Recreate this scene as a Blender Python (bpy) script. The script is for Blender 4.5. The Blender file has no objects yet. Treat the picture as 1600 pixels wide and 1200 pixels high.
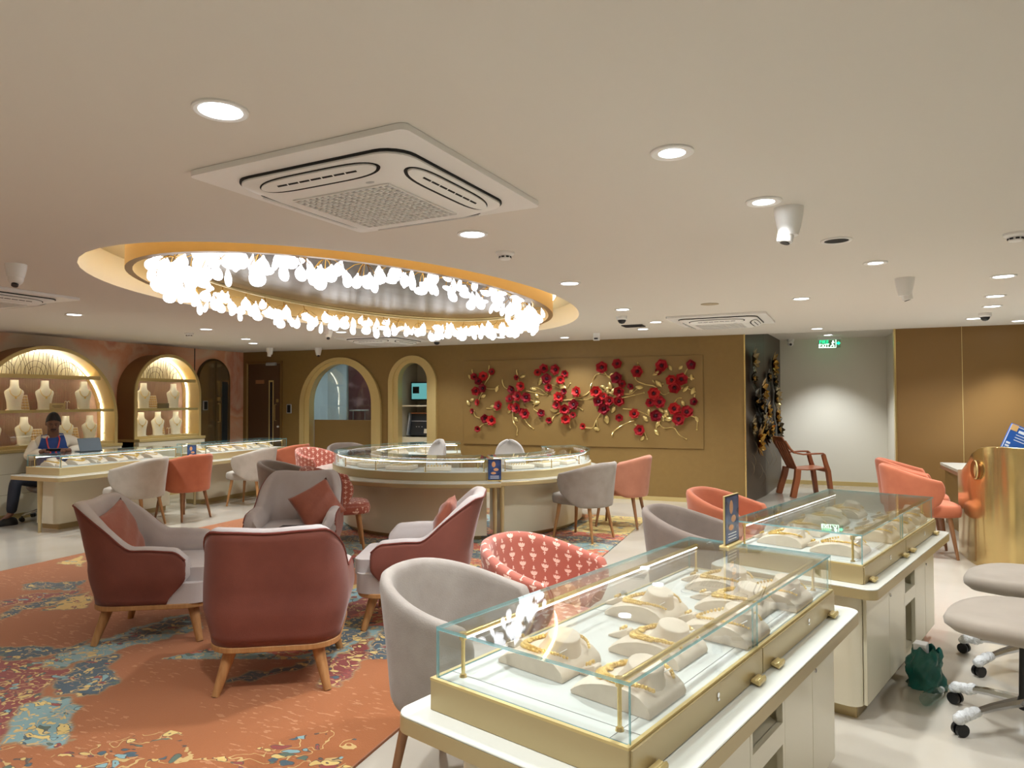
import bpy, bmesh, math, random
import numpy as np
from mathutils import Vector, Matrix, Euler
from mathutils.geometry import tessellate_polygon
random.seed(7)
R = math.radians
PI = math.pi
S = bpy.context.scene
COL = S.collection

# ------------------------------------------------------------------ camera, world, exposure
cam_d = bpy.data.cameras.new('camera')
cam = bpy.data.objects.new('camera', cam_d); COL.objects.link(cam)
cam_d.sensor_width = 36.0
cam_d.lens = 36.0 * 1082.4 / 1600.0
cam_d.clip_start = 0.05; cam_d.clip_end = 100
_pi, _ro, _ya = .0229, -.0036, .3794
_F = Vector((-math.sin(_ya)*math.cos(_pi), math.cos(_ya)*math.cos(_pi), math.sin(_pi)))
_Rr = Vector((math.cos(_ya), math.sin(_ya), 0)); _U = _Rr.cross(_F)
_R2 = math.cos(_ro)*_Rr + math.sin(_ro)*_U; _U2 = -math.sin(_ro)*_Rr + math.cos(_ro)*_U
_m = Matrix((_R2, _U2, -_F)).transposed().to_4x4(); _m.translation = Vector((0, 0, 1.5))
cam.matrix_world = _m
S.camera = cam
S.view_settings.view_transform = 'Standard'
S.view_settings.look = 'None'
S.view_settings.gamma = 1
S.view_settings.use_curve_mapping = False
S.view_settings.exposure = 0.80
w = bpy.data.worlds.new('world'); S.world = w; w.use_nodes = True
w.node_tree.nodes['Background'].inputs[0].default_value = (.95, .98, 1.0, 1)
w.node_tree.nodes['Background'].inputs[1].default_value = 0.05

H = 2.42          # ceiling
YB = 10.37        # back wall
XL = -9.65        # left wall
DL_POWER = 17.5

# ------------------------------------------------------------------ helpers
def lin(c):
    return tuple(((v/255)/12.92 if v/255 <= .04045 else ((v/255+.055)/1.055)**2.4) for v in c)

def tag(o, label=None, cat=None, group=None, kind=None):
    if label: o['label'] = label
    if cat: o['category'] = cat
    if group: o['group'] = group
    if kind: o['kind'] = kind
    return o

def thing(name, label, cat, loc=(0, 0, 0), rz=0, group=None):
    o = bpy.data.objects.new(name, None); COL.objects.link(o)
    o.empty_display_size = .05
    o.location = loc; o.rotation_euler = (0, 0, rz)
    return tag(o, label, cat, group)

def copy_tree(o, parent=None):
    c = o.copy(); COL.objects.link(c)
    if parent is not None: c.parent = parent
    for ch in list(o.children): copy_tree(ch, c)
    return c

def dup(root, loc, rz, label, group=None, tilt=None):
    c = copy_tree(root)
    c.location = loc; c.rotation_euler = (0, 0, rz)
    c['label'] = label
    if group: c['group'] = group
    return c

class MB:
    def __init__(s): s.bm = bmesh.new(); s.uv = None
    def mark(s): return len(s.bm.faces)
    def box(s, x0, x1, y0, y1, z0, z1, mi=0):
        v = [s.bm.verts.new(p) for p in ((x0,y0,z0),(x1,y0,z0),(x1,y1,z0),(x0,y1,z0),(x0,y0,z1),(x1,y0,z1),(x1,y1,z1),(x0,y1,z1))]
        for f in ((3,2,1,0),(4,5,6,7),(0,1,5,4),(1,2,6,5),(2,3,7,6),(3,0,4,7)):
            s.bm.faces.new([v[i] for i in f]).material_index = mi
        return v
    def obox(s, c, size, rot=None, mi=0):
        hx, hy, hz = size[0]/2, size[1]/2, size[2]/2
        v = s.box(-hx, hx, -hy, hy, -hz, hz, mi)
        m = (rot.to_matrix() if isinstance(rot, Euler) else rot) if rot is not None else Matrix.Identity(3)
        c = Vector(c)
        for a in v: a.co = m @ a.co + c
        return v
    def cyl(s, p0, p1, r0, r1=None, n=12, mi=0, caps=True):
        if r1 is None: r1 = r0
        p0, p1 = Vector(p0), Vector(p1); d = (p1-p0).normalized()
        a = d.orthogonal().normalized(); b = d.cross(a)
        A = [s.bm.verts.new(p0 + (a*math.cos(2*PI*i/n)+b*math.sin(2*PI*i/n))*r0) for i in range(n)]
        B = [s.bm.verts.new(p1 + (a*math.cos(2*PI*i/n)+b*math.sin(2*PI*i/n))*r1) for i in range(n)]
        for i in range(n):
            s.bm.faces.new((A[i], A[(i+1) % n], B[(i+1) % n], B[i])).material_index = mi
        if caps:
            s.bm.faces.new(A[::-1]).material_index = mi; s.bm.faces.new(B).material_index = mi
    def tube(s, pts, r, n=8, mi=0, closed=False):
        pts = [Vector(p) for p in pts]; N = len(pts)
        rs = r if isinstance(r, (list, tuple)) else [r]*N
        rings = []; up = None
        for i, p in enumerate(pts):
            if closed: t = (pts[(i+1) % N]-pts[i-1]).normalized()
            else: t = (pts[min(i+1, N-1)]-pts[max(i-1, 0)]).normalized()
            if up is None: up = t.orthogonal().normalized()
            up = (up - t*up.dot(t))
            up = up.normalized() if up.length > 1e-6 else t.orthogonal().normalized()
            b = t.cross(up)
            rings.append([s.bm.verts.new(p+(up*math.cos(2*PI*k/n)+b*math.sin(2*PI*k/n))*rs[i]) for k in range(n)])
        for i in range(N if closed else N-1):
            A, B = rings[i], rings[(i+1) % N]
            for k in range(n):
                s.bm.faces.new((A[k], A[(k+1) % n], B[(k+1) % n], B[k])).material_index = mi
        if not closed:
            s.bm.faces.new(rings[0][::-1]).material_index = mi; s.bm.faces.new(rings[-1]).material_index = mi
    def lathe(s, prof, n=24, c=(0, 0, 0), mi=0, sx=1, sy=1):
        rings = []
        for r, z in prof:
            if r < 1e-5: rings.append([s.bm.verts.new((c[0], c[1], c[2]+z))])
            else: rings.append([s.bm.verts.new((c[0]+r*sx*math.cos(2*PI*k/n), c[1]+r*sy*math.sin(2*PI*k/n), c[2]+z)) for k in range(n)])
        for A, B in zip(rings, rings[1:]):
            for k in range(n):
                q = [A[k % len(A)], A[(k+1) % len(A)], B[(k+1) % len(B)], B[k % len(B)]]
                u = []
                for v in q:
                    if v not in u: u.append(v)
                if len(u) > 2: s.bm.faces.new(u).material_index = mi
    def prism(s, poly, z0, z1, mi=0, mat=None):
        """poly: list of (x,y); extruded along z; mat maps the local coordinates"""
        n = len(poly)
        A = [s.bm.verts.new((x, y, z0)) for x, y in poly]; B = [s.bm.verts.new((x, y, z1)) for x, y in poly]
        for i in range(n): s.bm.faces.new((A[i], A[(i+1) % n], B[(i+1) % n], B[i])).material_index = mi
        for tri in tessellate_polygon([[Vector((x, y, 0)) for x, y in poly]]):
            s.bm.faces.new([A[i] for i in tri][::-1]).material_index = mi; s.bm.faces.new([B[i] for i in tri]).material_index = mi
        if mat is not None:
            for v in A+B: v.co = mat @ v.co
        return A+B
    def grid(s, fn, nu, nv, mi=0, uvf=None, closed_u=False):
        V = [[s.bm.verts.new(fn(i/nu, j/nv)) for j in range(nv+1)] for i in range(nu if closed_u else nu+1)]
        if uvf and s.uv is None: s.uv = s.bm.loops.layers.uv.new('UVMap')
        M = len(V)
        for i in range(nu):
            for j in range(nv):
                q = ((i, j), ((i+1) % M, j), ((i+1) % M, j+1), (i, j+1))
                f = s.bm.faces.new([V[a][b] for a, b in q]); f.material_index = mi
                if uvf:
                    for lp, (a, b) in zip(f.loops, ((i, j), (i+1, j), (i+1, j+1), (i, j+1))):
                        lp[s.uv].uv = uvf(a/nu, b/nv)
        return V
    def ball(s, c, r, n=10, m=7, mi=0, sc=(1, 1, 1)):
        rings = []
        for j in range(m+1):
            a = PI*j/m
            if j in (0, m): rings.append([s.bm.verts.new((c[0], c[1], c[2]+r*sc[2]*math.cos(a)))])
            else: rings.append([s.bm.verts.new((c[0]+r*sc[0]*math.sin(a)*math.cos(2*PI*k/n), c[1]+r*sc[1]*math.sin(a)*math.sin(2*PI*k/n), c[2]+r*sc[2]*math.cos(a))) for k in range(n)])
        for A, B in zip(rings, rings[1:]):
            for k in range(n):
                q = [A[k % len(A)], A[(k+1) % len(A)], B[(k+1) % len(B)], B[k % len(B)]]
                u = []
                for v in q:
                    if v not in u: u.append(v)
                if len(u) > 2: s.bm.faces.new(u).material_index = mi
    def xf(s, m):
        for v in s.bm.verts: v.co = m @ v.co
        return s
    def build(s, name, mats, parent=None, smooth=True, bevel=0, seg=2, sub=0, solid=0, ang=38, loc=None, soff=0):
        bmesh.ops.recalc_face_normals(s.bm, faces=s.bm.faces)
        me = bpy.data.meshes.new(name); s.bm.to_mesh(me); s.bm.free()
        if not isinstance(mats, (list, tuple)): mats = [mats]
        for m in mats: me.materials.append(m)
        if smooth:
            me.polygons.foreach_set('use_smooth', [True]*len(me.polygons))
            if ang: me.set_sharp_from_angle(angle=R(ang))
        o = bpy.data.objects.new(name, me); COL.objects.link(o)
        if parent is not None: o.parent = parent
        if loc is not None: o.location = loc
        if solid:
            md = o.modifiers.new('solid', 'SOLIDIFY'); md.thickness = solid; md.offset = soff
        if bevel:
            md = o.modifiers.new('bevel', 'BEVEL'); md.width = bevel; md.segments = seg; md.limit_method = 'ANGLE'; md.angle_limit = R(40)
            md.harden_normals = False
        if sub:
            md = o.modifiers.new('sub', 'SUBSURF'); md.levels = sub; md.render_levels = sub
        return o

def struct(name, mb, mat, parent=None, label=None, **k):
    o = mb.build(name, mat, parent, **k)
    if parent is None: o['kind'] = 'structure'
    if label: o['label'] = label
    return o

# ------------------------------------------------------------------ materials
def mat(name, col, rough=.5, metal=0, spec=.5, noise=None, bump=None, sheen=0, emit=None, coat=0):
    m = bpy.data.materials.new(name); m.use_nodes = True
    nt = m.node_tree; b = nt.nodes['Principled BSDF']
    c = lin(col)+(1,)
    b.inputs['Base Color'].default_value = c; b.inputs['Roughness'].default_value = rough
    b.inputs['Metallic'].default_value = metal; b.inputs['Specular IOR Level'].default_value = spec
    if sheen: b.inputs['Sheen Weight'].default_value = sheen; b.inputs['Sheen Roughness'].default_value = .4
    if coat: b.inputs['Coat Weight'].default_value = coat; b.inputs['Coat Roughness'].default_value = .06
    if emit: b.inputs['Emission Color'].default_value = lin(emit[0])+(1,); b.inputs['Emission Strength'].default_value = emit[1]
    tc = None
    if noise or bump:
        tc = nt.nodes.new('ShaderNodeTexCoord')
    if noise:   # (scale, col2, lo, hi, stretch)
        sc, c2, lo, hi, st = noise
        mp = nt.nodes.new('ShaderNodeMapping'); mp.inputs['Scale'].default_value = st
        nt.links.new(tc.outputs['Object'], mp.inputs[0])
        n = nt.nodes.new('ShaderNodeTexNoise'); n.inputs['Scale'].default_value = sc; n.inputs['Detail'].default_value = 4
        nt.links.new(mp.outputs[0], n.inputs['Vector'])
        r = nt.nodes.new('ShaderNodeValToRGB'); r.color_ramp.elements[0].position = lo; r.color_ramp.elements[1].position = hi
        r.color_ramp.elements[0].color = c; r.color_ramp.elements[1].color = lin(c2)+(1,)
        nt.links.new(n.outputs[0], r.inputs[0]); nt.links.new(r.outputs[0], b.inputs['Base Color'])
    if bump:    # (scale, strength)
        n = nt.nodes.new('ShaderNodeTexNoise'); n.inputs['Scale'].default_value = bump[0]; n.inputs['Detail'].default_value = 3
        nt.links.new(tc.outputs['Object'], n.inputs['Vector'])
        bp = nt.nodes.new('ShaderNodeBump'); bp.inputs['Strength'].default_value = bump[1]; bp.inputs['Distance'].default_value = .01
        nt.links.new(n.outputs[0], bp.inputs['Height']); nt.links.new(bp.outputs[0], b.inputs['Normal'])
    return m

def emis(name, col, st):
    m = bpy.data.materials.new(name); m.use_nodes = True; nt = m.node_tree
    nt.nodes.remove(nt.nodes['Principled BSDF'])
    e = nt.nodes.new('ShaderNodeEmission'); e.inputs[0].default_value = lin(col)+(1,); e.inputs[1].default_value = st
    nt.links.new(e.outputs[0], nt.nodes['Material Output'].inputs[0])
    return m

def glass_mat(name, tint=(.965, .985, .98), ior=1.5, rough=0.0, refl=1.0):
    m = bpy.data.materials.new(name); m.use_nodes = True; nt = m.node_tree
    nt.nodes.remove(nt.nodes['Principled BSDF'])
    t = nt.nodes.new('ShaderNodeBsdfTransparent'); t.inputs[0].default_value = tint+(1,)
    g = nt.nodes.new('ShaderNodeBsdfGlossy'); g.inputs['Roughness'].default_value = rough; g.inputs[0].default_value = (refl, refl, refl, 1)
    ge = nt.nodes.new('ShaderNodeNewGeometry'); dt = nt.nodes.new('ShaderNodeVectorMath'); dt.operation = 'DOT_PRODUCT'
    nt.links.new(ge.outputs['Normal'], dt.inputs[0]); nt.links.new(ge.outputs['Incoming'], dt.inputs[1])
    def mth(op, a, b=None):
        n = nt.nodes.new('ShaderNodeMath'); n.operation = op
        for i, v in enumerate((a, b)):
            if v is None: continue
            if isinstance(v, float): n.inputs[i].default_value = v
            else: nt.links.new(v, n.inputs[i])
        return n.outputs[0]
    f0 = ((ior-1)/(ior+1))**2
    sch = mth('ADD', mth('MULTIPLY', mth('POWER', mth('SUBTRACT', 1.0, mth('ABSOLUTE', dt.outputs['Value'])), 5.0), 1-f0), f0)
    x = nt.nodes.new('ShaderNodeMixShader')
    nt.links.new(sch, x.inputs[0]); nt.links.new(t.outputs[0], x.inputs[1]); nt.links.new(g.outputs[0], x.inputs[2])
    nt.links.new(x.outputs[0], nt.nodes['Material Output'].inputs[0])
    return m

GLASS = glass_mat('clear_glass')
GEDGE = bpy.data.materials.new('glass_edge'); GEDGE.use_nodes = True
_b = GEDGE.node_tree.nodes['Principled BSDF']; _b.inputs['Base Color'].default_value = lin((120, 185, 190))+(1,); _b.inputs['Roughness'].default_value = .1; _b.inputs['Alpha'].default_value = .62
DGLASS = glass_mat('dark_glass', (.55, .6, .62))
CREAM = mat('cream_lacquer', (222, 214, 190), .3, coat=.3)
TOPW = mat('ledge_white', (222, 223, 213), .16, coat=.4)
DECK = mat('deck_leatherette', (198, 198, 192), .45)
GOLDM = mat('champagne_metal', (196, 168, 106), .34, metal=.75, noise=(2.0, (188, 160, 102), .3, .7, (1, 1, 8)))
GOLDP = mat('champagne_panel', (184, 165, 122), .32, metal=.35)
BRASS = mat('polished_brass', (230, 204, 138), .22, metal=.9)
BRASSD = mat('satin_gold_trim', (208, 186, 128), .38, metal=.4)
WALLB = mat('bronze_wall', (136, 108, 60), .46, metal=.2, noise=(14, (139, 111, 62), .35, .65, (1, 1, 1)))
WALLD = mat('bronze_panel', (137, 109, 61), .44, metal=.25)
CEIL = mat('ceiling_paint', (216, 210, 200), .75)
COVE = mat('cove_paint', (235, 228, 200), .7)
SILVER = mat('silver_leaf_ceiling', (138, 130, 118), .34, metal=.9, noise=(5, (122, 108, 88), .35, .7, (1, .25, 1)), bump=(7, .25))
RINGG = mat('gold_ring_paint', (226, 184, 112), .42, metal=.2)
RINGB = mat('gold_ring_shaded_edge', (160, 128, 84), .4, metal=.2)  # browner gold: shade of the ring's downward face put into its colour
WHITEP = mat('white_plastic', (232, 230, 226), .4)
GREYP = mat('grey_plastic', (176, 176, 176), .5)
BLACKP = mat('black_plastic', (18, 18, 20), .4)
DARK = mat('dark_recess', (24, 22, 20), .8)
OAK = mat('oak_wood', (186, 138, 88), .45, noise=(7, (160, 112, 66), .3, .75, (9, 9, 1)))
WAL = mat('dark_oak_wood', (150, 106, 70), .45, noise=(7, (128, 86, 54), .3, .75, (9, 9, 1)))
GREYF = mat('grey_velvet', (160, 151, 142), .85, sheen=.15, noise=(9, (146, 136, 127), .3, .7, (1, 1, 1)), bump=(180, .12))
LGREYF = mat('light_grey_velvet', (182, 173, 160), .85, sheen=.15, noise=(9, (170, 160, 147), .3, .7, (1, 1, 1)), bump=(180, .12))
TAUPEF = mat('taupe_velvet', (134, 120, 110), .85, sheen=.15, noise=(9, (124, 110, 100), .3, .7, (1, 1, 1)), bump=(180, .12))
CORALF = mat('coral_velvet', (188, 108, 76), .85, sheen=.18, noise=(8, (176, 98, 68), .3, .7, (1, 1, 1)), bump=(180, .12))
SALMF = mat('salmon_velvet', (180, 120, 94), .85, sheen=.18, noise=(8, (168, 108, 84), .3, .7, (1, 1, 1)), bump=(180, .12))
MAROF = mat('russet_velvet', (132, 74, 60), .8, sheen=.2, noise=(5, (118, 64, 52), .3, .7, (1, 1, 1)), bump=(200, .1))
LINING = mat('pale_grey_velvet', (196, 188, 186), .85, sheen=.15, noise=(7, (190, 179, 175), .3, .7, (1, 1, 1)), bump=(200, .1))
PIPING = mat('russet_piping', (120, 56, 46), .7)
CUSHF = mat('terracotta_satin', (158, 88, 66), .55, sheen=.3, bump=(9, .8))
BUSTF = mat('beige_suede', (214, 199, 180), .75, noise=(30, (208, 192, 172), .3, .7, (1, 1, 1)))
BUSTW = mat('white_display_suede', (240, 232, 214), .7)
JGOLD = mat('yellow_gold', (244, 208, 126), .28, metal=.8, bump=(300, .6))
JSIL = mat('white_gold', (225, 225, 230), .15, metal=1)
TRAYF = mat('cream_tray', (236, 224, 204), .6)
LED = emis('led_strip', (250, 252, 255), 3.6)
LEDW = emis('warm_led_strip', (255, 246, 228), 10)
DLE = emis('downlight_lens', (240, 250, 255), 8)
PETAL = emis('glowing_petal', (250, 251, 255), 1.7)
STEM = mat('gold_stem', (196, 150, 70), .3, metal=1)

# ------------------------------------------------------------------ room shell
# floor
def floor_mat():
    m = mat('polished_floor', (197, 190, 177), .09, noise=(1.3, (185, 177, 162), .35, .7, (1, 1, 1)), coat=.2)
    return m
mb = MB(); mb.box(-10.2, 5.0, -3.2, 13.8, -.1, 0); struct('floor', mb, floor_mat(), smooth=False)

# ceiling with the oval opening
OC = (-3.64, 5.86); OA, OB = 1.74, 2.95
def ceiling():
    x0, x1, y0, y1 = -10.2, 5.0, -3.2, YB+.02
    angs = sorted([2*PI*i/96 for i in range(96)]+[math.atan2(y-OC[1], x-OC[0]) % (2*PI) for x in (x0, x1) for y in (y0, y1)])
    mb = MB(); E = []; O = []
    for a in angs:
        c, s_ = math.cos(a), math.sin(a)
        r = 1/math.sqrt((c/OA)**2+(s_/OB)**2)
        E.append(mb.bm.verts.new((OC[0]+r*c, OC[1]+r*s_, H)))
        t = min([(x1-OC[0])/c if c > 1e-9 else 1e9, (x0-OC[0])/c if c < -1e-9 else 1e9, (y1-OC[1])/s_ if s_ > 1e-9 else 1e9, (y0-OC[1])/s_ if s_ < -1e-9 else 1e9])
        O.append(mb.bm.verts.new((OC[0]+t*c, OC[1]+t*s_, H)))
    n = len(angs)
    up = [mb.bm.verts.new(v.co+Vector((0, 0, .24))) for v in E]
    for i in range(n):
        j = (i+1) % n
        mb.bm.faces.new((E[i], E[j], O[j], O[i]))
        mb.bm.faces.new((E[i], up[i], up[j], E[j]))
    return mb
o = struct('ceiling', ceiling(), CEIL, smooth=False)
mb = MB(); mb.lathe([(1.02, 0), (1.02, .02), (0, .02)], 96, (OC[0], OC[1], H+.24), sx=OA, sy=OB)
mb.lathe([(0, 0), (1.02, 0)], 96, (OC[0], OC[1], H+.24), sx=OA, sy=OB)
struct('trim_1', mb, COVE, label='pale lit cove lining the oval ceiling recess')
# gold ring and silver inner ceiling
RC = (-3.62, 5.80); RA, RB = 1.46, 2.62
mb = MB()
def ring_strip(mb, ra, rb, z0, ra2, rb2, z1, n=96, mi=0):
    A = [mb.bm.verts.new((RC[0]+ra*math.cos(2*PI*i/n), RC[1]+rb*math.sin(2*PI*i/n), z0)) for i in range(n)]
    B = [mb.bm.verts.new((RC[0]+ra2*math.cos(2*PI*i/n), RC[1]+rb2*math.sin(2*PI*i/n), z1)) for i in range(n)]
    for i in range(n): mb.bm.faces.new((A[i], A[(i+1) % n], B[(i+1) % n], B[i])).material_index = mi
t = .05
ring_strip(mb, RA, RB, H, RA, RB, H+.235)
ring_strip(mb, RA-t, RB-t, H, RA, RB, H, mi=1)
ring_strip(mb, RA-t, RB-t, H+.235, RA-t, RB-t, H)
struct('trim_2', mb, [RINGG, RINGB], label='gold oval band inside the ceiling recess')
mb = MB(); mb.lathe([(0, 0), (1, 0)], 96, (RC[0], RC[1], H+.17), sx=RA-t-.002, sy=RB-t-.002)
struct('trim_3', mb, SILVER, label='silver leaf ceiling inside the gold oval band')
mb = MB()
ring_strip(mb, RA+.02, RB+.02, H+.215, RA+.035, RB+.035, H+.225)
o = mb.build('cove_light', emis('cove_led', (255, 238, 196), 11), None)
tag(o, 'hidden warm light strip around the gold oval band', 'light strip')

# back wall with arched openings
def wall_poly(mb, outer, holes, y, depth, flip=False):
    """front face with holes at plane y (coordinates x,z), plus reveals going back by depth"""
    loops = [[Vector((x, z, 0)) for x, z in outer]]+[[Vector((x, z, 0)) for x, z in h] for h in holes]
    flat = [p for l in loops for p in l]
    V = [mb.bm.verts.new((p.x, y, p.y)) for p in flat]
    for tri in tessellate_polygon(loops): mb.bm.faces.new([V[i] for i in tri])
    k = len(outer)
    for h in holes:
        n = len(h); F_ = V[k:k+n]; B_ = [mb.bm.verts.new(v.co+Vector((0, depth, 0))) for v in F_]
        for i in range(n): mb.bm.faces.new((F_[i], F_[(i+1) % n], B_[(i+1) % n], B_[i]))
        k += n
def arch_pts(cx, hw, z0, ztop, n=28, hs=None):
    hs = hs or hw       # vertical semi-axis
    zs = ztop-hs
    return [(cx-hw, z0), (cx+hw, z0)]+[(cx+hw*math.cos(PI*i/n), zs+hs*math.sin(PI*i/n)) for i in range(n+1)]
A1 = arch_pts(-7.44, .70, .02, 2.19, hs=.75)
A2 = arch_pts(-5.958, .32, .02, 2.17, hs=.34)
mb = MB(); wall_poly(mb, [(-9.75, 0), (-.57, 0), (-.57, H+.01), (-9.75, H+.01)], [A1, A2], YB, .12)
struct('wall_back', mb, WALLB, smooth=False)
# arched mouldings
def arch_band(mb, cx, hw_o, hw_i, z0, zt_o, zt_i, hs_o, hs_i, y0, y1, n=28, mi=0):
    po = [(cx-hw_o, z0)]+[(cx-hw_o*math.cos(PI*i/n), zt_o-hs_o+hs_o*math.sin(PI*i/n)) for i in range(n+1)]+[(cx+hw_o, z0)]
    pi_ = [(cx-hw_i, z0)]+[(cx-hw_i*math.cos(PI*i/n), zt_i-hs_i+hs_i*math.sin(PI*i/n)) for i in range(n+1)]+[(cx+hw_i, z0)]
    Vv = []
    for (a, b), (c, d) in zip(po, pi_):
        Vv.append([mb.bm.verts.new(p) for p in ((a, y0, b), (a, y1, b), (c, y1, d), (c, y0, d))])
    for A, B in zip(Vv, Vv[1:]):
        for k in range(4): mb.bm.faces.new((A[k], A[(k+1) % 4], B[(k+1) % 4], B[k])).material_index = mi
    mb.bm.faces.new(Vv[0]); mb.bm.faces.new(Vv[-1][::-1])
mb = MB(); arch_band(mb, -7.44, .86, .765, 0, 2.27, 2.215, .87, .80, YB-.05, YB+.01); arch_band(mb, -7.44, .765, .66, 0, 2.215, 2.154, .80, .72, YB-.025, YB+.12)
struct('window_1', mb, BRASSD, label='wide arched gold window surround in the bronze back wall')
W1 = bpy.data.objects['window_1']
mb = MB(); mb.box(-8.08, -6.80, YB+.10, YB+.13, .0, 1.15)
mb.build('lower_panel', WALLD, W1, smooth=False)
mb = MB()
ap = arch_pts(-7.44, .655, 1.15, 2.15, hs=.715)
mb.prism(ap, 0, .01, mat=Matrix(((1, 0, 0, 0), (0, 0, 1, YB+.10), (0, 1, 0, 0), (0, 0, 0, 1))))
mb.build('window_pane', glass_mat('window_glass', (.80, .88, .9)), W1, smooth=False)
mb = MB(); arch_band(mb, -5.958, .465, .375, 0, 2.262, 2.20, .47, .39, YB-.05, YB+.01); arch_band(mb, -5.958, .375, .281, 0, 2.20, 2.138, .39, .30, YB-.025, YB+.12)
struct('trim_4', mb, BRASSD, label='narrow arched gold surround of the niche in the bronze back wall')
# room behind the arched window
LGW = mat('pale_grey_wall', (206, 212, 210), .6)
mb = MB()
mb.box(-9.2, -6.86, YB+2.0, YB+2.05, 0, 2.6); mb.box(-9.25, -9.2, YB+.2, YB+2.05, 0, 2.6); mb.box(-9.2, -6.5, YB+.2, YB+2.05, 2.55, 2.6)
mb.box(-9.2, -6.5, YB+.2, YB+2.05, -.05, 0)
struct('wall_inner', mb, LGW, smooth=False)
mb = MB(); mb.box(-8.62, -7.6, YB+1.93, YB+1.98, 0, 2.55)
struct('wall_inner_dark', mb, mat('maroon_marble', (84, 44, 40), .3, noise=(2.2, (150, 110, 104), .52, .72, (1, 1, 1.6))), smooth=False)
# niche box
mb = MB(); mb.box(-6.33, -6.30, YB+.12, YB+.75, 0, 2.3); mb.box(-5.62, -5.59, YB+.12, YB+.75, 0, 2.3)
mb.box(-6.33, -5.59, YB+.75, YB+.78, 0, 2.3); mb.box(-6.33, -5.59, YB+.12, YB+.78, 2.3, 2.33); mb.box(-6.33, -5.59, YB+.12, YB+.78, 0, .02)
struct('wall_niche', mb, mat('niche_paint', (196, 186, 164), .6), smooth=False)
# alcove on the right of the back wall
AY = 13.25
mb = MB(); mb.box(-.2, 2.2, AY, AY+.1, 0, 2.56); struct('wall_alcove', mb, mat('alcove_paint', (222, 218, 204), .7), smooth=False)
mb = MB(); mb.prism([(-.57, YB), (-.6, YB+.01), (-.28, AY+.1), (-.13, AY+.1), (-.13, AY), (-.34, 11.5)], 0, 2.56)
struct('wall_dark', mb, mat('umber_wall', (72, 58, 44), .42, metal=.2), smooth=False)
mb = MB(); mb.box(1.55, 2.2, YB+.1, AY, 0, 2.56); struct('wall_alcove_right', mb, mat('alcove_side_paint', (214, 208, 192), .7), smooth=False)
mb = MB(); mb.box(-.62, 1.9, YB, AY+.1, 2.55, 2.6); mb.box(-.6, 1.35, YB, YB+.03, H-.002, 2.56); struct('ceiling_alcove', mb, CEIL, smooth=False)
mb = MB(); mb.box(-.15, 1.55, AY-.015, AY, 0, .07); struct('baseboard_alcove', mb, BRASSD, smooth=False)
mb = MB(); mb.box(-9.65, -.57, YB-.012, YB, 0, .06); struct('baseboard_back', mb, BRASSD, smooth=False)
mb = MB(); mb.box(1.317, 5.0, YB, YB+.1, 0, H+.01); struct('wall_back_right', mb, mat('bronze_wall_right', (130, 98, 54), .44, metal=.2), smooth=False)
mb = MB(); mb.box(-.582, -.562, YB-.012, YB+.004, 0, H); struct('trim_5', mb, BRASS, smooth=False, label='polished brass corner strip of the bronze back wall')
mb = MB(); mb.box(1.305, 1.325, YB-.012, YB+.1, 0, H); struct('trim_6', mb, BRASS, smooth=False, label='polished brass edge strip of the right bronze wall')
mb = MB()
for x in (2.07,): mb.box(x, x+.006, YB-.004, YB, 0, H)
struct('trim_7', mb, BRASSD, smooth=False, label='thin vertical joint in the right bronze wall')
# walls outside the frame
mb = MB(); mb.box(4.9, 5.0, -3.2, YB+.1, 0, H+.01); struct('wall_right', mb, mat('side_wall_paint', (214, 200, 172), .7), smooth=False)
mb = MB(); mb.box(-10.2, 5.0, -3.3, -3.2, 0, H+.01); struct('wall_rear', mb, mat('rear_wall_paint', (214, 200, 172), .7), smooth=False)

# left wall: painted mural
def mural_mat():
    m = bpy.data.materials.new('mural_wallpaper'); m.use_nodes = True; nt = m.node_tree; b = nt.nodes['Principled BSDF']
    b.inputs['Roughness'].default_value = .65
    tc = nt.nodes.new('ShaderNodeTexCoord'); mp = nt.nodes.new('ShaderNodeMapping'); mp.inputs['Location'].default_value = (3.1, 1.7, .4)
    nt.links.new(tc.outputs['Object'], mp.inputs[0])
    n1 = nt.nodes.new('ShaderNodeTexNoise'); n1.inputs['Scale'].default_value = .8; n1.inputs['Detail'].default_value = 6; n1.inputs['Distortion'].default_value = .7
    nt.links.new(mp.outputs[0], n1.inputs['Vector'])
    r = nt.nodes.new('ShaderNodeValToRGB'); cr = r.color_ramp; cr.interpolation = 'LINEAR'
    els = [(.28, (216, 208, 192)), (.38, (228, 206, 180)), (.46, (228, 178, 144)), (.53, (222, 158, 122)), (.58, (228, 186, 152)), (.66, (206, 138, 112)), (.75, (226, 206, 184))]
    cr.elements[0].position = els[0][0]; cr.elements[0].color = lin(els[0][1])+(1,)
    cr.elements[1].position = els[-1][0]; cr.elements[1].color = lin(els[-1][1])+(1,)
    for p, c in els[1:-1]:
        e = cr.elements.new(p); e.color = lin(c)+(1,)
    nt.links.new(n1.outputs[0], r.inputs[0]); nt.links.new(r.outputs[0], b.inputs['Base Color'])
    return m
MURAL = mural_mat()
mb = MB(); mb.box(XL-.1, XL, -3.2, YB+.1, 0, H+.01); struct('wall_left', mb, MURAL, smooth=False)
mb = MB(); mb.box(XL, XL+.012, 9.19, 9.2, 0, H); struct('trim_8', mb, mat('dark_edge', (60, 54, 50), .5), smooth=False, label='dark vertical joint in the painted left wall')

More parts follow.
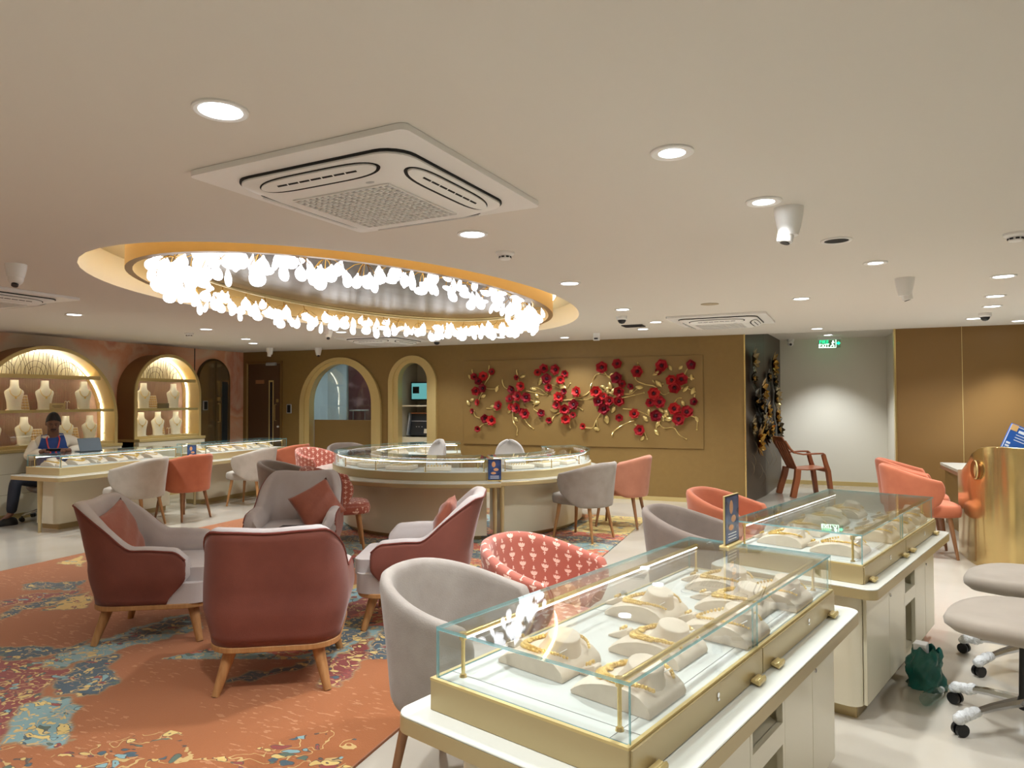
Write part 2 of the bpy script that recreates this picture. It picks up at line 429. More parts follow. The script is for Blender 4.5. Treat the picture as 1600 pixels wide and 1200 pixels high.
# ------------------------------------------------------------------ ceiling fittings
def downlight(x, y, r, label, lit=True, power=1.0, gimbal=False, z=None, spot=None):
    z = H if z is None else z
    t = thing('downlight', label, 'downlight', (x, y, z))
    t['group'] = 'recessed downlights in the ceiling'
    k = .62 if gimbal else .78
    mb = MB(); mb.lathe([(r, 0), (r, -.006), (r*.93, -.010), (r*k, -.007), (r*k, -.001), (r, -.001)], 28)
    mb.build('trim_ring', WHITEP, t)
    mb = MB(); mb.lathe([(0, -.0045), (r*k, -.0045), (r*k, -.001), (0, -.001)], 24)
    mb.build('lens', DLE if lit else DARK, t)
    if lit and power > 0:
        ld = bpy.data.lights.new('downlight_beam', 'SPOT'); ld.energy = DL_POWER*power*4; ld.spot_size = R(spot or 125); ld.spot_blend = .75
        ld.shadow_soft_size = r*.7; ld.color = (.94, .975, 1.0)
        lo = bpy.data.objects.new('downlight_beam', ld); COL.objects.link(lo); lo.location = (x, y, z-.03)
    return t
DLS = [
 (-1.654, 1.673, .085, 'large round downlight left of the near ceiling air conditioner', 1.0, False),
 (-.391, 2.594, .080, 'swivel spot downlight with wide white rim right of the near air conditioner', .8, True),
 (-.096, 3.406, .080, 'swivel spot downlight right beside the white ceiling camera', .8, True),
 (-1.612, 3.46, .085, 'round downlight just behind the near ceiling air conditioner', 1.0, False),
 (.558, 5.242, .075, 'swivel downlight between the dark socket and the far right camera', .8, True),
 (-1.59, 5.222, .085, 'round downlight just right of the oval ceiling recess', 1.0, False),
 (.121, 6.85, .080, 'round downlight to the right of the far air conditioner', 1.0, False),
 (-1.556, 6.955, .080, 'small downlight beyond the right tip of the oval recess', 1.0, False),
 (1.515, 6.197, .085, 'nearest of the four downlights in a row over the reception counter', .9, False),
 (1.737, 7.371, .085, 'second downlight from the front in the row over the reception counter', .9, False),
 (1.899, 8.178, .085, 'third downlight from the front in the row over the reception counter', .9, False),
 (1.99, 9.35, .085, 'downlight closest to the right bronze wall, behind the dark dome camera', .9, False),
 (-6.989, 5.063, .085, 'downlight at the left beside the partly hidden air conditioner', 1.0, False),
 (-6.901, 6.759, .085, 'lit downlight between the oval recess and the arched cabinets', 1.0, False),
 (-7.9, 8.7, .080, 'small bright downlight over the mirrored arch door', .8, False),
 (-7.45, 8.05, .080, 'dim edge-on downlight before the mirrored arch door', .6, False),
 (-5.55, 7.75, .080, 'downlight beside the ceiling camera left of the back air conditioner', 1.0, False),
 (-5.35, 9.45, .080, 'downlight beside the dark dome camera over the arched window', .7, False),
 (-3.9, 9.35, .080, 'downlight half hidden below the far rim of the chandelier', .8, False),
 (-1.75, 9.0, .080, 'downlight near the back wall above the floral artwork, in front of the brass corner', 1.0, False),
 (-3.05, 9.75, .075, 'tiny downlight close to the wall above the left flowers', .8, False),
 (-1.45, 8.25, .080, 'downlight left of the far air conditioner beside the dark grille', 1.0, False),
]
for x, y, r, l, p, g in DLS: downlight(x, y, r, l, True, p, g)
downlight(.27, 4.411, .085, 'unlit dark downlight socket behind the white ceiling camera', False)
# wall washers for the alcove and for the right wall, and lights of the rest of the shop behind the camera
downlight(.62, 12.45, .08, 'bright downlight in the white alcove next to the exit sign', True, 1.6, False, z=2.55, spot=95)
downlight(.36, 9.87, .08, 'downlight in front of the white alcove', True, .7)
downlight(2.55, 9.85, .08, 'downlight washing the right bronze wall beyond the frame', True, 1.3, spot=90)
for i, (x, y) in enumerate([(-.3, .6), (1.6, 1.0), (-2.6, -.4), (1.7, 3.3), (-4.8, .4), (3.2, 5.6), (-6.8, 1.6), (-8.3, 3.4), (3.4, 2.2), (-.8, -1.8), (-5.6, -1.6)]):
    t = downlight(x, y, .085, 'ceiling downlight outside the picture, '+('above the camera', 'right of the camera, nearest', 'left behind the camera', 'over the near grey stool', 'in front of the left rug edge', 'beyond the reception end', 'far left, near row', 'far left, by the wide cabinet', 'right of the second counter', 'straight behind the camera', 'far behind on the left')[i], True, (.7, .6, 1, .6, 1, .8, 1, 1, .7, .8, 1)[i])

# cassette air conditioners
def air_con(loc, rz, label, sc=1.0):
    t = thing('air_conditioner', label, 'air conditioner', loc, rz)
    W = .53*sc; I = .42*sc
    def rr(h, r, n=6):
        return [(sx*(h-r)+r*math.cos(a), sy*(h-r)+r*math.sin(a)) for sx, sy, a0 in ((1, 1, 0), (-1, 1, PI/2), (-1, -1, PI), (1, -1, 3*PI/2)) for a in [a0+PI/2*i/n for i in range(n+1)]]
    mb = MB(); mb.prism(rr(W, .03), -.024, -.001); mb.build('ceiling_plate', WHITEP, t, bevel=.004)
    mb = MB(); mb.prism(rr(I+.006, .11), -.033, -.02); mb.build('air_gap', DARK, t)
    # lower panel: shallow truncated pyramid with rounded corners
    mb = MB()
    a, b, c, d = rr(I, .11), rr(I-.012, .105), rr(I-.098*sc, .085), rr(I-.104*sc, .08)
    rings = [[mb.bm.verts.new((x, y, z)) for x, y in p] for p, z in ((a, -.028), (a, -.040), (b, -.046), (c, -.083), (d, -.085))]
    n = len(a)
    for A, B in zip(rings, rings[1:]):
        for i in range(n): mb.bm.faces.new((A[i], A[(i+1) % n], B[(i+1) % n], B[i]))
    mb.bm.faces.new(rings[-1]); mb.bm.faces.new(rings[0][::-1])
    p = mb.build('front_panel', WHITEP, t, ang=60)
    sl = math.atan(.037/(.086*sc))
    for k in range(4):
        m = Matrix.Rotation(k*PI/2, 4, 'Z') @ Matrix.Translation((0, I-.053*sc, -.0635)) @ Matrix.Rotation(sl, 4, 'X')
        def pill(hx, hy): return [(math.copysign(abs(math.cos(u))**.45, math.cos(u))*hx*sc, math.sin(u)*hy*sc) for u in [2*PI*i/40 for i in range(40)]]
        mb = MB(); mb.prism(pill(.30, .043), -.0015, .006); mb.xf(m); mb.build('louvre_slot', DARK, t)
        mb = MB(); mb.prism([(x, y+.004) for x, y in pill(.288, .033)], -.009, .0); mb.xf(m); lv = mb.build('louvre', WHITEP, t, bevel=.003)
        mb = MB()
        for j in range(7): mb.box(-.20*sc+j*.058*sc, -.20*sc+j*.058*sc+.05*sc, .002, .010, -.0102, -.0088)
        mb.xf(m); mb.build('air_slit', DARK, lv, smooth=False)
    g = .245*sc
    mb = MB(); mb.box(-g, g, -g, g, -.0865, -.084); mb.build('grille_backing', mat('grille_grey', (136, 138, 138), .6), t, smooth=False)
    mb = MB()
    n = 15
    for j in range(n+1):
        u = -g+2*g*j/n
        mb.box(u-.004, u+.004, -g, g, -.092, -.086); mb.box(-g, g, u-.004, u+.004, -.092, -.086)
    for j in range(n*2): 
        u = -g+2*g*(j+.5)/(n*2); mb.box(-g, g, u-.0015, u+.0015, -.090, -.086)
    mb.build('grille', WHITEP, t, smooth=False)
    mb = MB(); mb.lathe([(0, -.0005), (.02, -.0005), (.02, .002), (0, .002)], 16, (.19*sc, -.285*sc, -.0855), sy=.5); mb.build('badge', GREYP, t)
    return t
AC_C = (-1.64, 2.55)
air_con((AC_C[0], AC_C[1], H), R(-5.6), 'large white ceiling cassette air conditioner nearest the camera')
air_con((-.70, 8.27, H), R(-4), 'white cassette air conditioner in front of the right end of the bronze wall')
air_con((-5.6, 8.9, H), R(0), 'white cassette air conditioner in front of the arched window')
air_con((-6.35, 3.75, H), R(0), 'white cassette air conditioner cut off by the left picture edge')

# cameras, detectors, speakers
def ptz(loc, rz, label, s=1.0, lens=True):
    t = thing('ceiling_camera', label, 'camera', loc, rz)
    mb = MB(); mb.lathe([(.062*s, 0), (.062*s, -.02*s), (.055*s, -.06*s), (.047*s, -.09*s), (0, -.09*s)], 24); mb.build('mount', WHITEP, t)
    mb = MB(); mb.ball((0, 0, -.10*s), .045*s, 20, 12); b = mb.build('camera_head', WHITEP, t)
    if lens:
        mb = MB(); mb.cyl((.012*s, 0, -.13*s), (.022*s, 0, -.149*s), .022*s, .020*s, 16); mb.build('lens', BLACKP, b)
    return t
def ptz_cone(loc, rz, label, s=1.0, vis=(.8, 0, -.5)):
    """deep white housing with a short angled snout"""
    t = thing('ceiling_camera', label, 'camera', loc, rz)
    mb = MB(); mb.lathe([(.068*s, 0), (.066*s, -.03*s), (.055*s, -.09*s), (.042*s, -.135*s), (.0, -.14*s)], 24); mb.build('mount', WHITEP, t)
    mb = MB(); mb.cyl((-.01*s, 0, -.10*s), (-.022*s, 0, -.168*s), .040*s, .036*s, 20); h = mb.build('camera_head', WHITEP, t, bevel=.004)
    mb = MB(); mb.cyl((-.022*s, 0, -.167*s), (-.0235*s, 0, -.171*s), .026*s, .024*s, 16); mb.build('lens', BLACKP, h)
    return t
def dome(loc, label, s=1.0):
    t = thing('dome_camera', label, 'camera', loc)
    mb = MB(); mb.lathe([(.06*s, 0), (.06*s, -.03*s), (.05*s, -.042*s), (0, -.042*s)], 24); mb.build('housing', WHITEP, t)
    mb = MB(); mb.lathe([(.046*s, -.04*s), (.042*s, -.06*s), (.028*s, -.078*s), (0, -.086*s)], 20); mb.build('dark_dome', BLACKP, t)
    return t
def smoke(loc, label, s=1.0):
    t = thing('smoke_detector', label, 'smoke detector', loc)
    mb = MB(); mb.lathe([(.058*s, 0), (.058*s, -.012*s), (.05*s, -.02*s), (.036*s, -.024*s), (.036*s, -.040*s), (.030*s, -.046*s), (0, -.047*s)], 24); mb.build('housing', WHITEP, t)
    mb = MB()
    for k in range(8):
        a = 2*PI*k/8; mb.obox((.0365*s*math.cos(a), .0365*s*math.sin(a), -.032*s), (.006*s, .018*s, .009*s), Matrix.Rotation(a, 3, 'Z'))
    mb.build('vent', BLACKP, t, smooth=False)
    return t
ptz_cone((.012, 3.578, H), R(20), 'white ceiling camera hanging near the swivel downlight, nearest the camera')
ptz_cone((.837, 6.02, H), R(200), 'white cone-shaped ceiling camera between two right downlights')
ptz((-4.79, 3.06, H), R(-50), 'white turret camera by the left tip of the oval recess')
dome((1.99, 8.85, H), 'dark dome camera at the end of the downlight row on the right')
dome((-4.93, 9.3, H), 'dark dome camera on the ceiling over the arched window')
dome((-1.7, 7.55, H), 'small dark dome camera right of the oval recess')
ptz((-5.35, 7.2, H), R(-50), 'white ceiling camera below the chandelier left half')
ptz_cone((-8.35, 9.6, H), R(0), 'white cone camera above the brown door', .9)
ptz((-7.6, 9.95, H), R(-40), 'white turret camera between the brown door and the arched window', 1.0)
smoke((-1.63, 3.98, H), 'round smoke detector behind the downlight near the oval recess')
smoke((1.19, 4.62, H), 'round smoke detector at the right picture edge')
smoke((-7.55, 7.1, H), 'small smoke detector before the narrow arched cabinet')
t = thing('ceiling_speaker', 'flat round beige speaker above the far air conditioner', 'speaker', (-.695, 6.915, H))
mb = MB(); mb.lathe([(.085, -.0005), (.085, -.004), (0, -.005)], 28); mb.build('speaker_grille', mat('speaker_beige', (176, 160, 132), .7), t)
t = thing('ceiling_sensor', 'small white wedge sensor beside the top of the floral wall', 'sensor', (-2.45, 9.3, H))
mb = MB(); mb.obox((0, 0, -.05), (.09, .05, .11), Euler((R(12), 0, R(10)))); mb.build('sensor_body', WHITEP, t, bevel=.008)
mb = MB(); mb.obox((0, -.03, -.08), (.05, .012, .02), Euler((R(12), 0, R(10)))); mb.build('sensor_window', BLACKP, t)
t = thing('ceiling_grille', 'small black rectangular grille in the ceiling above the floral art', 'grille', (-1.78, 8.55, H))
mb = MB(); mb.box(-.13, .13, -.11, .11, -.012, -.001)
mb.build('grille_frame', BLACKP, t, bevel=.003)
mb = MB()
for i in range(9): mb.box(-.11, .11, -.095+i*.022, -.089+i*.022, -.016, -.010)
mb.build('grille_bar', mat('grille_bar', (60, 60, 62), .4), t, smooth=False)
# alcove camera and exit sign
t = thing('wall_camera', 'small white camera in the upper left corner of the white alcove', 'camera', (.05, AY-.12, 2.55))
mb = MB(); mb.lathe([(.06, 0), (.06, -.03), (.04, -.05), (0, -.05)], 18); mb.build('mount', WHITEP, t)
mb = MB(); mb.ball((0, -.01, -.08), .05, 16, 10); b = mb.build('camera_head', WHITEP, t)
mb = MB(); mb.cyl((0, -.05, -.095), (0, -.064, -.10), .022, .02, 14); mb.build('lens', BLACKP, b)

def text(s_, size, loc, rot, m, parent=None, name='lettering', ext=.001, align='CENTER'):
    c = bpy.data.curves.new(name, 'FONT'); c.body = s_; c.size = size; c.extrude = ext; c.align_x = align; c.align_y = 'CENTER'
    c.materials.append(m)
    tmp = bpy.data.objects.new(name, c); me = bpy.data.meshes.new_from_object(tmp); bpy.data.objects.remove(tmp)
    me.materials.clear(); me.materials.append(m)
    o = bpy.data.objects.new(name, me); COL.objects.link(o); o.location = loc; o.rotation_euler = rot
    if parent: o.parent = parent
    return o
ES = thing('exit_sign', 'green illuminated fire exit sign hanging in the white alcove', 'sign', (.66, 12.9, 2.44))
GREEN = emis('sign_green', (20, 200, 130), 2.2); SIGNW = emis('sign_white', (205, 255, 225), 2.6)
mb = MB(); mb.box(-.17, .17, -.004, .004, -.075, .06); mb.build('sign_panel', glass_mat('sign_acrylic', (.7, .86, .78)), ES, smooth=False)
mb = MB(); mb.box(-.18, .18, -.03, .03, .06, .11); mb.build('sign_housing', WHITEP, ES, bevel=.006)
text('FIRE', .082, (-.085, -.008, .022), (PI/2, 0, 0), GREEN, ES)
text('EXIT', .082, (-.085, -.008, -.042), (PI/2, 0, 0), SIGNW, ES)
mb = MB(); mb.box(-.17, .10, -.0065, -.0045, -.075, -.068); mb.box(.096, .102, -.0065, -.0045, -.075, .058); mb.build('sign_border', SIGNW, ES, smooth=False)
mb = MB(); mb.prism([(.108, -.018), (.135, -.018), (.135, -.036), (.168, -.002), (.135, .032), (.135, .014), (.108, .014)], .0045, .0075, mat=Matrix(((1, 0, 0, 0), (0, 0, -1, 0), (0, 1, 0, 0), (0, 0, 0, 1)))); mb.build('arrow', GREEN, ES, smooth=False)
mb = MB()
mb.cyl((.055, -.0045, .035), (.055, -.009, .035), .012, .012, 12)
for a, b in (((.055, .02), (.045, -.02)), ((.045, -.02), (.068, -.035)), ((.068, -.035), (.062, -.062)), ((.045, -.02), (.030, -.045)), ((.030, -.045), (.012, -.05)), ((.055, .018), (.078, .006)), ((.052, .015), (.032, .002))):
    mb.tube([(a[0], -.007, a[1]), (b[0], -.007, b[1])], .006, 6)
mb.build('running_figure', SIGNW, ES, smooth=False)

# ------------------------------------------------------------------ chandelier
CH = thing('chandelier', 'long oval chandelier of glowing petal glass drops inside the ceiling recess', 'chandelier', (RC[0], RC[1], H))
mb = MB(); n = 120
for zz, aa in ((.10, 1.14), (.135, 1.24)):
    mb.tube([(aa*math.cos(2*PI*i/n), (aa+1.14)*math.sin(2*PI*i/n), zz) for i in range(n)], .012, 6, closed=True)
mb.build('ring_rail', BRASSD, CH)
def petal_mesh():
    mb = MB(); nu, nv = 18, 5
    # flat teardrop, hanging along -z from its tip
    prof = [(0, .0), (.006, .001), (.014, .018), (.036, .040), (.048, .062), (.051, .080), (.047, .098), (.037, .112), (.020, .121), (0, .124)]
    rings = []
    for r, z in prof:
        if r == 0: rings.append([mb.bm.verts.new((0, 0, -z))])
        else: rings.append([mb.bm.verts.new((r*math.cos(2*PI*k/nu), r*.42*math.sin(2*PI*k/nu), -z)) for k in range(nu)])
    for A, B in zip(rings, rings[1:]):
        for k in range(nu):
            u = []
            for v in (A[k % len(A)], A[(k+1) % len(A)], B[(k+1) % len(B)], B[k % len(B)]):
                if v not in u: u.append(v)
            if len(u) > 2: mb.bm.faces.new(u)
    return mb
proto_petal = petal_mesh().build('glass_petal', PETAL, CH)
PMESH = proto_petal.data
bpy.data.objects.remove(proto_petal)
rnd = random.Random(3)
rest = MB(); count = 0
NS = 46
order = []
for k in range(NS):
    a = 2*PI*(k+.3*rnd.random())/NS
    order.append(a)
# nearest to the camera first, so that the largest petals are parts of their own
order.sort(key=lambda a: (RC[0]+1.19*math.cos(a))**2+(RC[1]+2.33*math.sin(a))**2)
for a in order:
    cx, cy = 1.20*math.cos(a), 2.34*math.sin(a)
    dens = 8 if abs(math.sin(a)) > .75 else 7
    stems = MB(); pet = []
    base = Vector((cx, cy, .10)); hub = Vector((cx+rnd.uniform(-.02, .02), cy+rnd.uniform(-.02, .02), .055))
    stems.tube([base, hub], .004, 5)
    for j in range(dens):
        b = 2*PI*(j+rnd.random()*.7)/dens; l = rnd.uniform(.04, .14); dz = rnd.uniform(-.11, .04)
        tip = hub+Vector((math.cos(b)*l, math.sin(b)*l, dz))
        mid = hub+Vector((math.cos(b)*l*.55, math.sin(b)*l*.55, dz*.5+.012))
        stems.tube([hub, mid, tip], .0028, 5)
        til = Euler((rnd.uniform(-.35, .35)+(1.15 if j % 3 == 2 else 0), rnd.uniform(-.35, .35), b+PI/2+rnd.uniform(-.5, .5)), 'XYZ')
        pet.append((tip, til, rnd.uniform(.85, 1.08)))
    sp = stems.build('crystal_sprig', STEM, CH)
    for tip, til, sc in pet:
        if count < 100:
            o = bpy.data.objects.new('glass_petal', PMESH); COL.objects.link(o); o.parent = sp
            o.location = tip; o.rotation_euler = til; o.scale = (sc, sc, sc); count += 1
        else:
            m = Matrix.Translation(tip) @ til.to_matrix().to_4x4() @ Matrix.Scale(sc, 4)
            vs = [rest.bm.verts.new(m @ v.co) for v in PMESH.vertices]
            for p_ in PMESH.polygons: rest.bm.faces.new([vs[i] for i in p_.vertices])
o = rest.build('glass_petals', PETAL, CH); o['kind'] = 'stuff'

# ------------------------------------------------------------------ pattern fabric and rug
def nmath(nt, op, a, b=None, c=None):
    n = nt.nodes.new('ShaderNodeMath'); n.operation = op
    for i, v in enumerate((a, b, c)):
        if v is None: continue
        if isinstance(v, (int, float)): n.inputs[i].default_value = v
        else: nt.links.new(v, n.inputs[i])
    return n.outputs[0]
def tulip_mat():
    m = bpy.data.materials.new('tulip_print_fabric'); m.use_nodes = True; nt = m.node_tree; b = nt.nodes['Principled BSDF']
    b.inputs['Roughness'].default_value = .8; b.inputs['Sheen Weight'].default_value = .3
    uv = nt.nodes.new('ShaderNodeUVMap'); sp = nt.nodes.new('ShaderNodeSeparateXYZ'); nt.links.new(uv.outputs[0], sp.inputs[0])
    M_ = lambda *a: nmath(nt, *a)
    U = M_('MULTIPLY', sp.outputs[0], 1/.060); V = M_('MULTIPLY', sp.outputs[1], 1/.092)
    # every other column is shifted by half a repeat
    col = M_('FLOOR', U); odd = M_('MODULO', M_('ABSOLUTE', col), 2.0)
    V = M_('ADD', V, M_('MULTIPLY', odd, .5))
    x = M_('SUBTRACT', M_('FRACT', U), .5); y = M_('SUBTRACT', M_('FRACT', M_('ADD', V, 20.0)), .5)
    ax = M_('ABSOLUTE', x)
    cup = M_('LESS_THAN', M_('ADD', M_('POWER', M_('DIVIDE', x, .30), 2.0), M_('POWER', M_('DIVIDE', M_('SUBTRACT', y, .05), .17), 2.0)), 1.0)
    zig = M_('ADD', .06, M_('MULTIPLY', M_('ABSOLUTE', M_('SINE', M_('MULTIPLY', x, 15.7))), .07))
    cup = M_('MULTIPLY', cup, M_('LESS_THAN', y, zig))
    stem = M_('MULTIPLY', M_('LESS_THAN', ax, .035), M_('MULTIPLY', M_('LESS_THAN', y, -.1), M_('GREATER_THAN', y, -.34)))
    leaf = M_('MULTIPLY', M_('LESS_THAN', ax, .13), M_('LESS_THAN', M_('ABSOLUTE', M_('ADD', y, .21)), M_('SUBTRACT', .04, M_('MULTIPLY', ax, .2))))
    bud = M_('LESS_THAN', M_('ADD', M_('POWER', M_('DIVIDE', x, .07), 2.0), M_('POWER', M_('DIVIDE', M_('SUBTRACT', y, .33), .09), 2.0)), 1.0)
    arm = M_('MULTIPLY', M_('LESS_THAN', ax, .14), M_('LESS_THAN', M_('ABSOLUTE', M_('SUBTRACT', y, M_('ADD', .22, M_('MULTIPLY', ax, .3)))), .018))
    k = M_('MAXIMUM', M_('MAXIMUM', cup, stem), M_('MAXIMUM', M_('MAXIMUM', leaf, bud), arm))
    mx = nt.nodes.new('ShaderNodeMix'); mx.data_type = 'RGBA'; nt.links.new(k, mx.inputs[0])
    mx.inputs[6].default_value = lin((172, 92, 74))+(1,); mx.inputs[7].default_value = lin((232, 196, 178))+(1,)
    nt.links.new(mx.outputs[2], b.inputs['Base Color'])
    return m
TULIP = tulip_mat()

RUG_POLYS = [('T',[(-3.48,2.43),(-3.25,2.41),(-3.13,2.31),(-3.06,2.22),(-3.02,2.18),(-2.95,2.17),(-2.94,2.13),(-2.96,2.08),(-3.07,2.03),(-3.17,2.03),(-3.30,2.09),(-3.43,2.19),(-3.48,2.30),(-3.53,2.41)]),
('M',[(-4.26,2.66),(-4.09,2.75),(-3.91,2.67),(-3.75,2.71),(-3.65,2.56),(-3.53,2.41),(-3.48,2.30),(-3.39,2.15),(-3.15,1.97),(-3.5,1.7),(-4.4,2.3)]),
('N',[(-3.65,2.56),(-3.73,2.69),(-3.75,2.86),(-3.73,2.98),(-3.47,2.79),(-3.32,2.64),(-3.26,2.52),(-3.33,2.46),(-3.47,2.46)]),
('N',[(-4.48,2.79),(-4.06,2.95),(-4.06,3.09),(-3.95,2.87),(-4.09,2.75),(-4.23,2.64)]),
('T',[(-3.98,2.71),(-3.99,2.79),(-4.01,2.97),(-4.00,3.15),(-3.98,3.54),(-3.87,3.76),(-3.59,3.49),(-3.60,3.34),(-3.72,3.05),(-3.73,2.98),(-3.76,2.85),(-3.78,2.73),(-3.91,2.67)]),
('D',[(-3.92,3.11),(-3.94,3.50),(-3.84,3.73),(-3.68,3.58),(-3.77,3.35),(-3.82,3.13)]),
('N',[(-5.81,3.76),(-5.76,3.87),(-5.64,3.94),(-5.45,4.05),(-5.21,3.87),(-5.44,3.77),(-5.63,3.71)]),
('M',[(-5.49,3.42),(-5.43,3.65),(-5.18,3.88),(-5.15,3.60),(-5.27,3.41),(-5.34,3.33)]),
('N',[(-5.16,3.22),(-5.22,3.38),(-5.18,3.69),(-5.10,3.78),(-5.02,3.51),(-5.07,3.35),(-5.00,3.12)]),
('Y',[(-4.94,3.37),(-5.07,3.68),(-5.08,3.84),(-4.72,3.57),(-4.83,3.44)]),
('Y',[(-6.26,4.42),(-6.34,4.71),(-5.92,4.40)]),
('M',[(-2.43,3.25),(-2.46,3.40),(-2.46,3.62),(-2.48,3.77),(-2.35,3.59),(-2.24,3.35),(-2.22,3.17),(-2.16,3.02),(-2.27,3.03)]),
('N',[(-2.40,3.69),(-2.45,3.83),(-2.41,3.89),(-2.13,3.44),(-2.25,3.52)]),
('D',[(-2.81,2.88),(-2.78,2.98),(-2.66,3.09),(-2.60,3.28),(-2.53,3.34),(-2.52,3.18),(-2.65,3.00),(-2.77,2.86)]),
('N',[(-2.81,3.96),(-2.72,4.14),(-2.50,3.81),(-2.51,3.53),(-2.53,3.38),(-2.44,3.24),(-2.49,3.22)])]
def build_rug():
    x0, x1, y0, y1, st = -6.45, -1.66, 1.2, 8.75, .0125
    nx, ny = int((x1-x0)/st), int((y1-y0)/st)
    xs = np.linspace(x0, x1, nx+1); ys = np.linspace(y0, y1, ny+1)
    X, Y = np.meshgrid(xs, ys, indexing='ij')
    co = np.stack([X, Y, np.full_like(X, .012)], -1).reshape(-1, 3)
    idx = np.arange((nx+1)*(ny+1)).reshape(nx+1, ny+1)
    f = np.stack([idx[:-1, :-1], idx[1:, :-1], idx[1:, 1:], idx[:-1, 1:]], -1).reshape(-1, 4)
    # skirt
    def inside(px, py, poly):
        c = np.zeros(px.shape, bool); n = len(poly)
        for i in range(n):
            ax, ay = poly[i]; bx, by = poly[(i+1) % n]
            cond = ((ay > py) != (by > py)) & (px < (bx-ax)*(py-ay)/((by-ay) if abs(by-ay) > 1e-9 else 1e-9)+ax)
            c ^= cond
        return c
    # slightly wavy outlines
    wx = X+.02*np.sin(Y*23)+.012*np.sin(Y*51+X*17); wy = Y+.02*np.sin(X*21)+.012*np.sin(X*47+Y*13)
    C = {'O': (160, 93, 44), 'T': (122, 154, 154), 'N': (62, 84, 96), 'M': (138, 58, 52), 'D': (70, 78, 84), 'Y': (206, 172, 98), 'R': (186, 86, 60), 'L': (136, 176, 184)}
    base = np.zeros(X.shape+(3,)); base[:] = lin(C['O']); orn = np.zeros(X.shape)
    # the far half of the rug: broad wavy bands of many colours
    u = X*.93+Y*.36; v = -X*.36+Y*.93
    band = v*2.6+.55*np.sin(u*2.3)+.35*np.sin(u*5.1+v*2.0)+.2*np.sin(X*9+Y*4)
    seq = ['R', 'T', 'D', 'R', 'N', 'L', 'O', 'M', 'Y', 'N', 'T', 'R', 'M', 'L', 'Y', 'R', 'N']
    far = ((v > 5.9+.22*np.sin(u*3)) & (X > -5.6)) | ((X > -3.3+.15*np.sin(Y*4)) & (v > 4.0))
    k = np.floor(band).astype(int) % len(seq)
    lut = np.array([lin(C[c]) for c in seq])
    base[far] = lut[k][far]; orn[far] = 1
    yel = (X > -2.3) & (Y > 7.55); base[yel] = lin((200, 176, 104)); 
    for c, p in RUG_POLYS:
        q = inside(wx, wy, p); base[q] = lin(C[c]); orn[q] = 1 if c != 'D' else .5
    # floral border at the near edge
    fb = (-X*.36+Y*.93 < 3.02+.12*np.sin(X*9)) & (X > -3.45)
    rosette = .5+.5*np.sin(X*11+1)*np.sin(Y*12)
    orn[fb & (orn == 0) & (rosette > .22)] = .62
    # pale and dark outlines around the feather shapes
    code = np.zeros(X.shape, int)
    for i_, (c, p) in enumerate(RUG_POLYS): code[inside(wx, wy, p)] = i_+1
    e1 = np.zeros(X.shape, bool)
    e1[1:-1, 1:-1] = (code[1:-1, 1:-1] != code[2:, 1:-1]) | (code[1:-1, 1:-1] != code[1:-1, 2:])
    base[e1] = lin((150, 122, 84)); orn[e1] = 0
    me = bpy.data.meshes.new('rug')
    nv = len(co); edge = np.concatenate([idx[:, 0], idx[-1, 1:], idx[::-1, -1][1:], idx[0, ::-1][1:-1]])
    low = co[edge].copy(); low[:, 2] = .001
    co2 = np.concatenate([co, low]); ne = len(edge)
    sk = np.array([[edge[i], edge[(i+1) % ne], nv+(i+1) % ne, nv+i] for i in range(ne)])
    F = np.concatenate([f, sk])
    me.vertices.add(len(co2)); me.vertices.foreach_set('co', co2.ravel())
    me.loops.add(F.size); me.loops.foreach_set('vertex_index', F.ravel())
    me.polygons.add(len(F)); me.polygons.foreach_set('loop_start', np.arange(len(F))*4)
    me.update(calc_edges=True); me.validate()
    at = me.color_attributes.new('weave', 'FLOAT_COLOR', 'POINT')
    cc = np.concatenate([base.reshape(-1, 3), orn.reshape(-1, 1)], -1); cc = np.concatenate([cc, cc[edge]])
    at.data.foreach_set('color', cc.ravel())
    m = bpy.data.materials.new('rug_wool'); m.use_nodes = True; nt = m.node_tree; b = nt.nodes['Principled BSDF']
    b.inputs['Roughness'].default_value = .95; b.inputs['Sheen Weight'].default_value = .25
    a = nt.nodes.new('ShaderNodeAttribute'); a.attribute_name = 'weave'
    tc = nt.nodes.new('ShaderNodeTexCoord')
    def vor(scale, dist, seed):
        mp = nt.nodes.new('ShaderNodeMapping'); mp.inputs['Location'].default_value = (seed, seed*2, 0); nt.links.new(tc.outputs['Object'], mp.inputs[0])
        nz = nt.nodes.new('ShaderNodeTexNoise'); nz.inputs['Scale'].default_value = scale*.55; nt.links.new(mp.outputs[0], nz.inputs['Vector'])
        ad = nt.nodes.new('ShaderNodeMix'); ad.data_type = 'RGBA'; ad.blend_type = 'LINEAR_LIGHT'; ad.inputs[0].default_value = dist
        nt.links.new(mp.outputs[0], ad.inputs[6]); nt.links.new(nz.outputs['Color'], ad.inputs[7])
        v_ = nt.nodes.new('ShaderNodeTexVoronoi'); v_.inputs['Scale'].default_value = scale; nt.links.new(ad.outputs[2], v_.inputs['Vector'])
        return v_
    def mix(fac, c1, c2):
        x = nt.nodes.new('ShaderNodeMix'); x.data_type = 'RGBA'
        for i, s_ in ((0, fac), (6, c1), (7, c2)):
            if isinstance(s_, tuple): x.inputs[i].default_value = s_
            elif isinstance(s_, float): x.inputs[i].default_value = s_
            else: nt.links.new(s_, x.inputs[i])
        return x.outputs[2]
    M_ = lambda *q: nmath(nt, *q)
    nz0 = nt.nodes.new('ShaderNodeTexNoise'); nz0.inputs['Scale'].default_value = 7; nt.links.new(tc.outputs['Object'], nz0.inputs['Vector'])
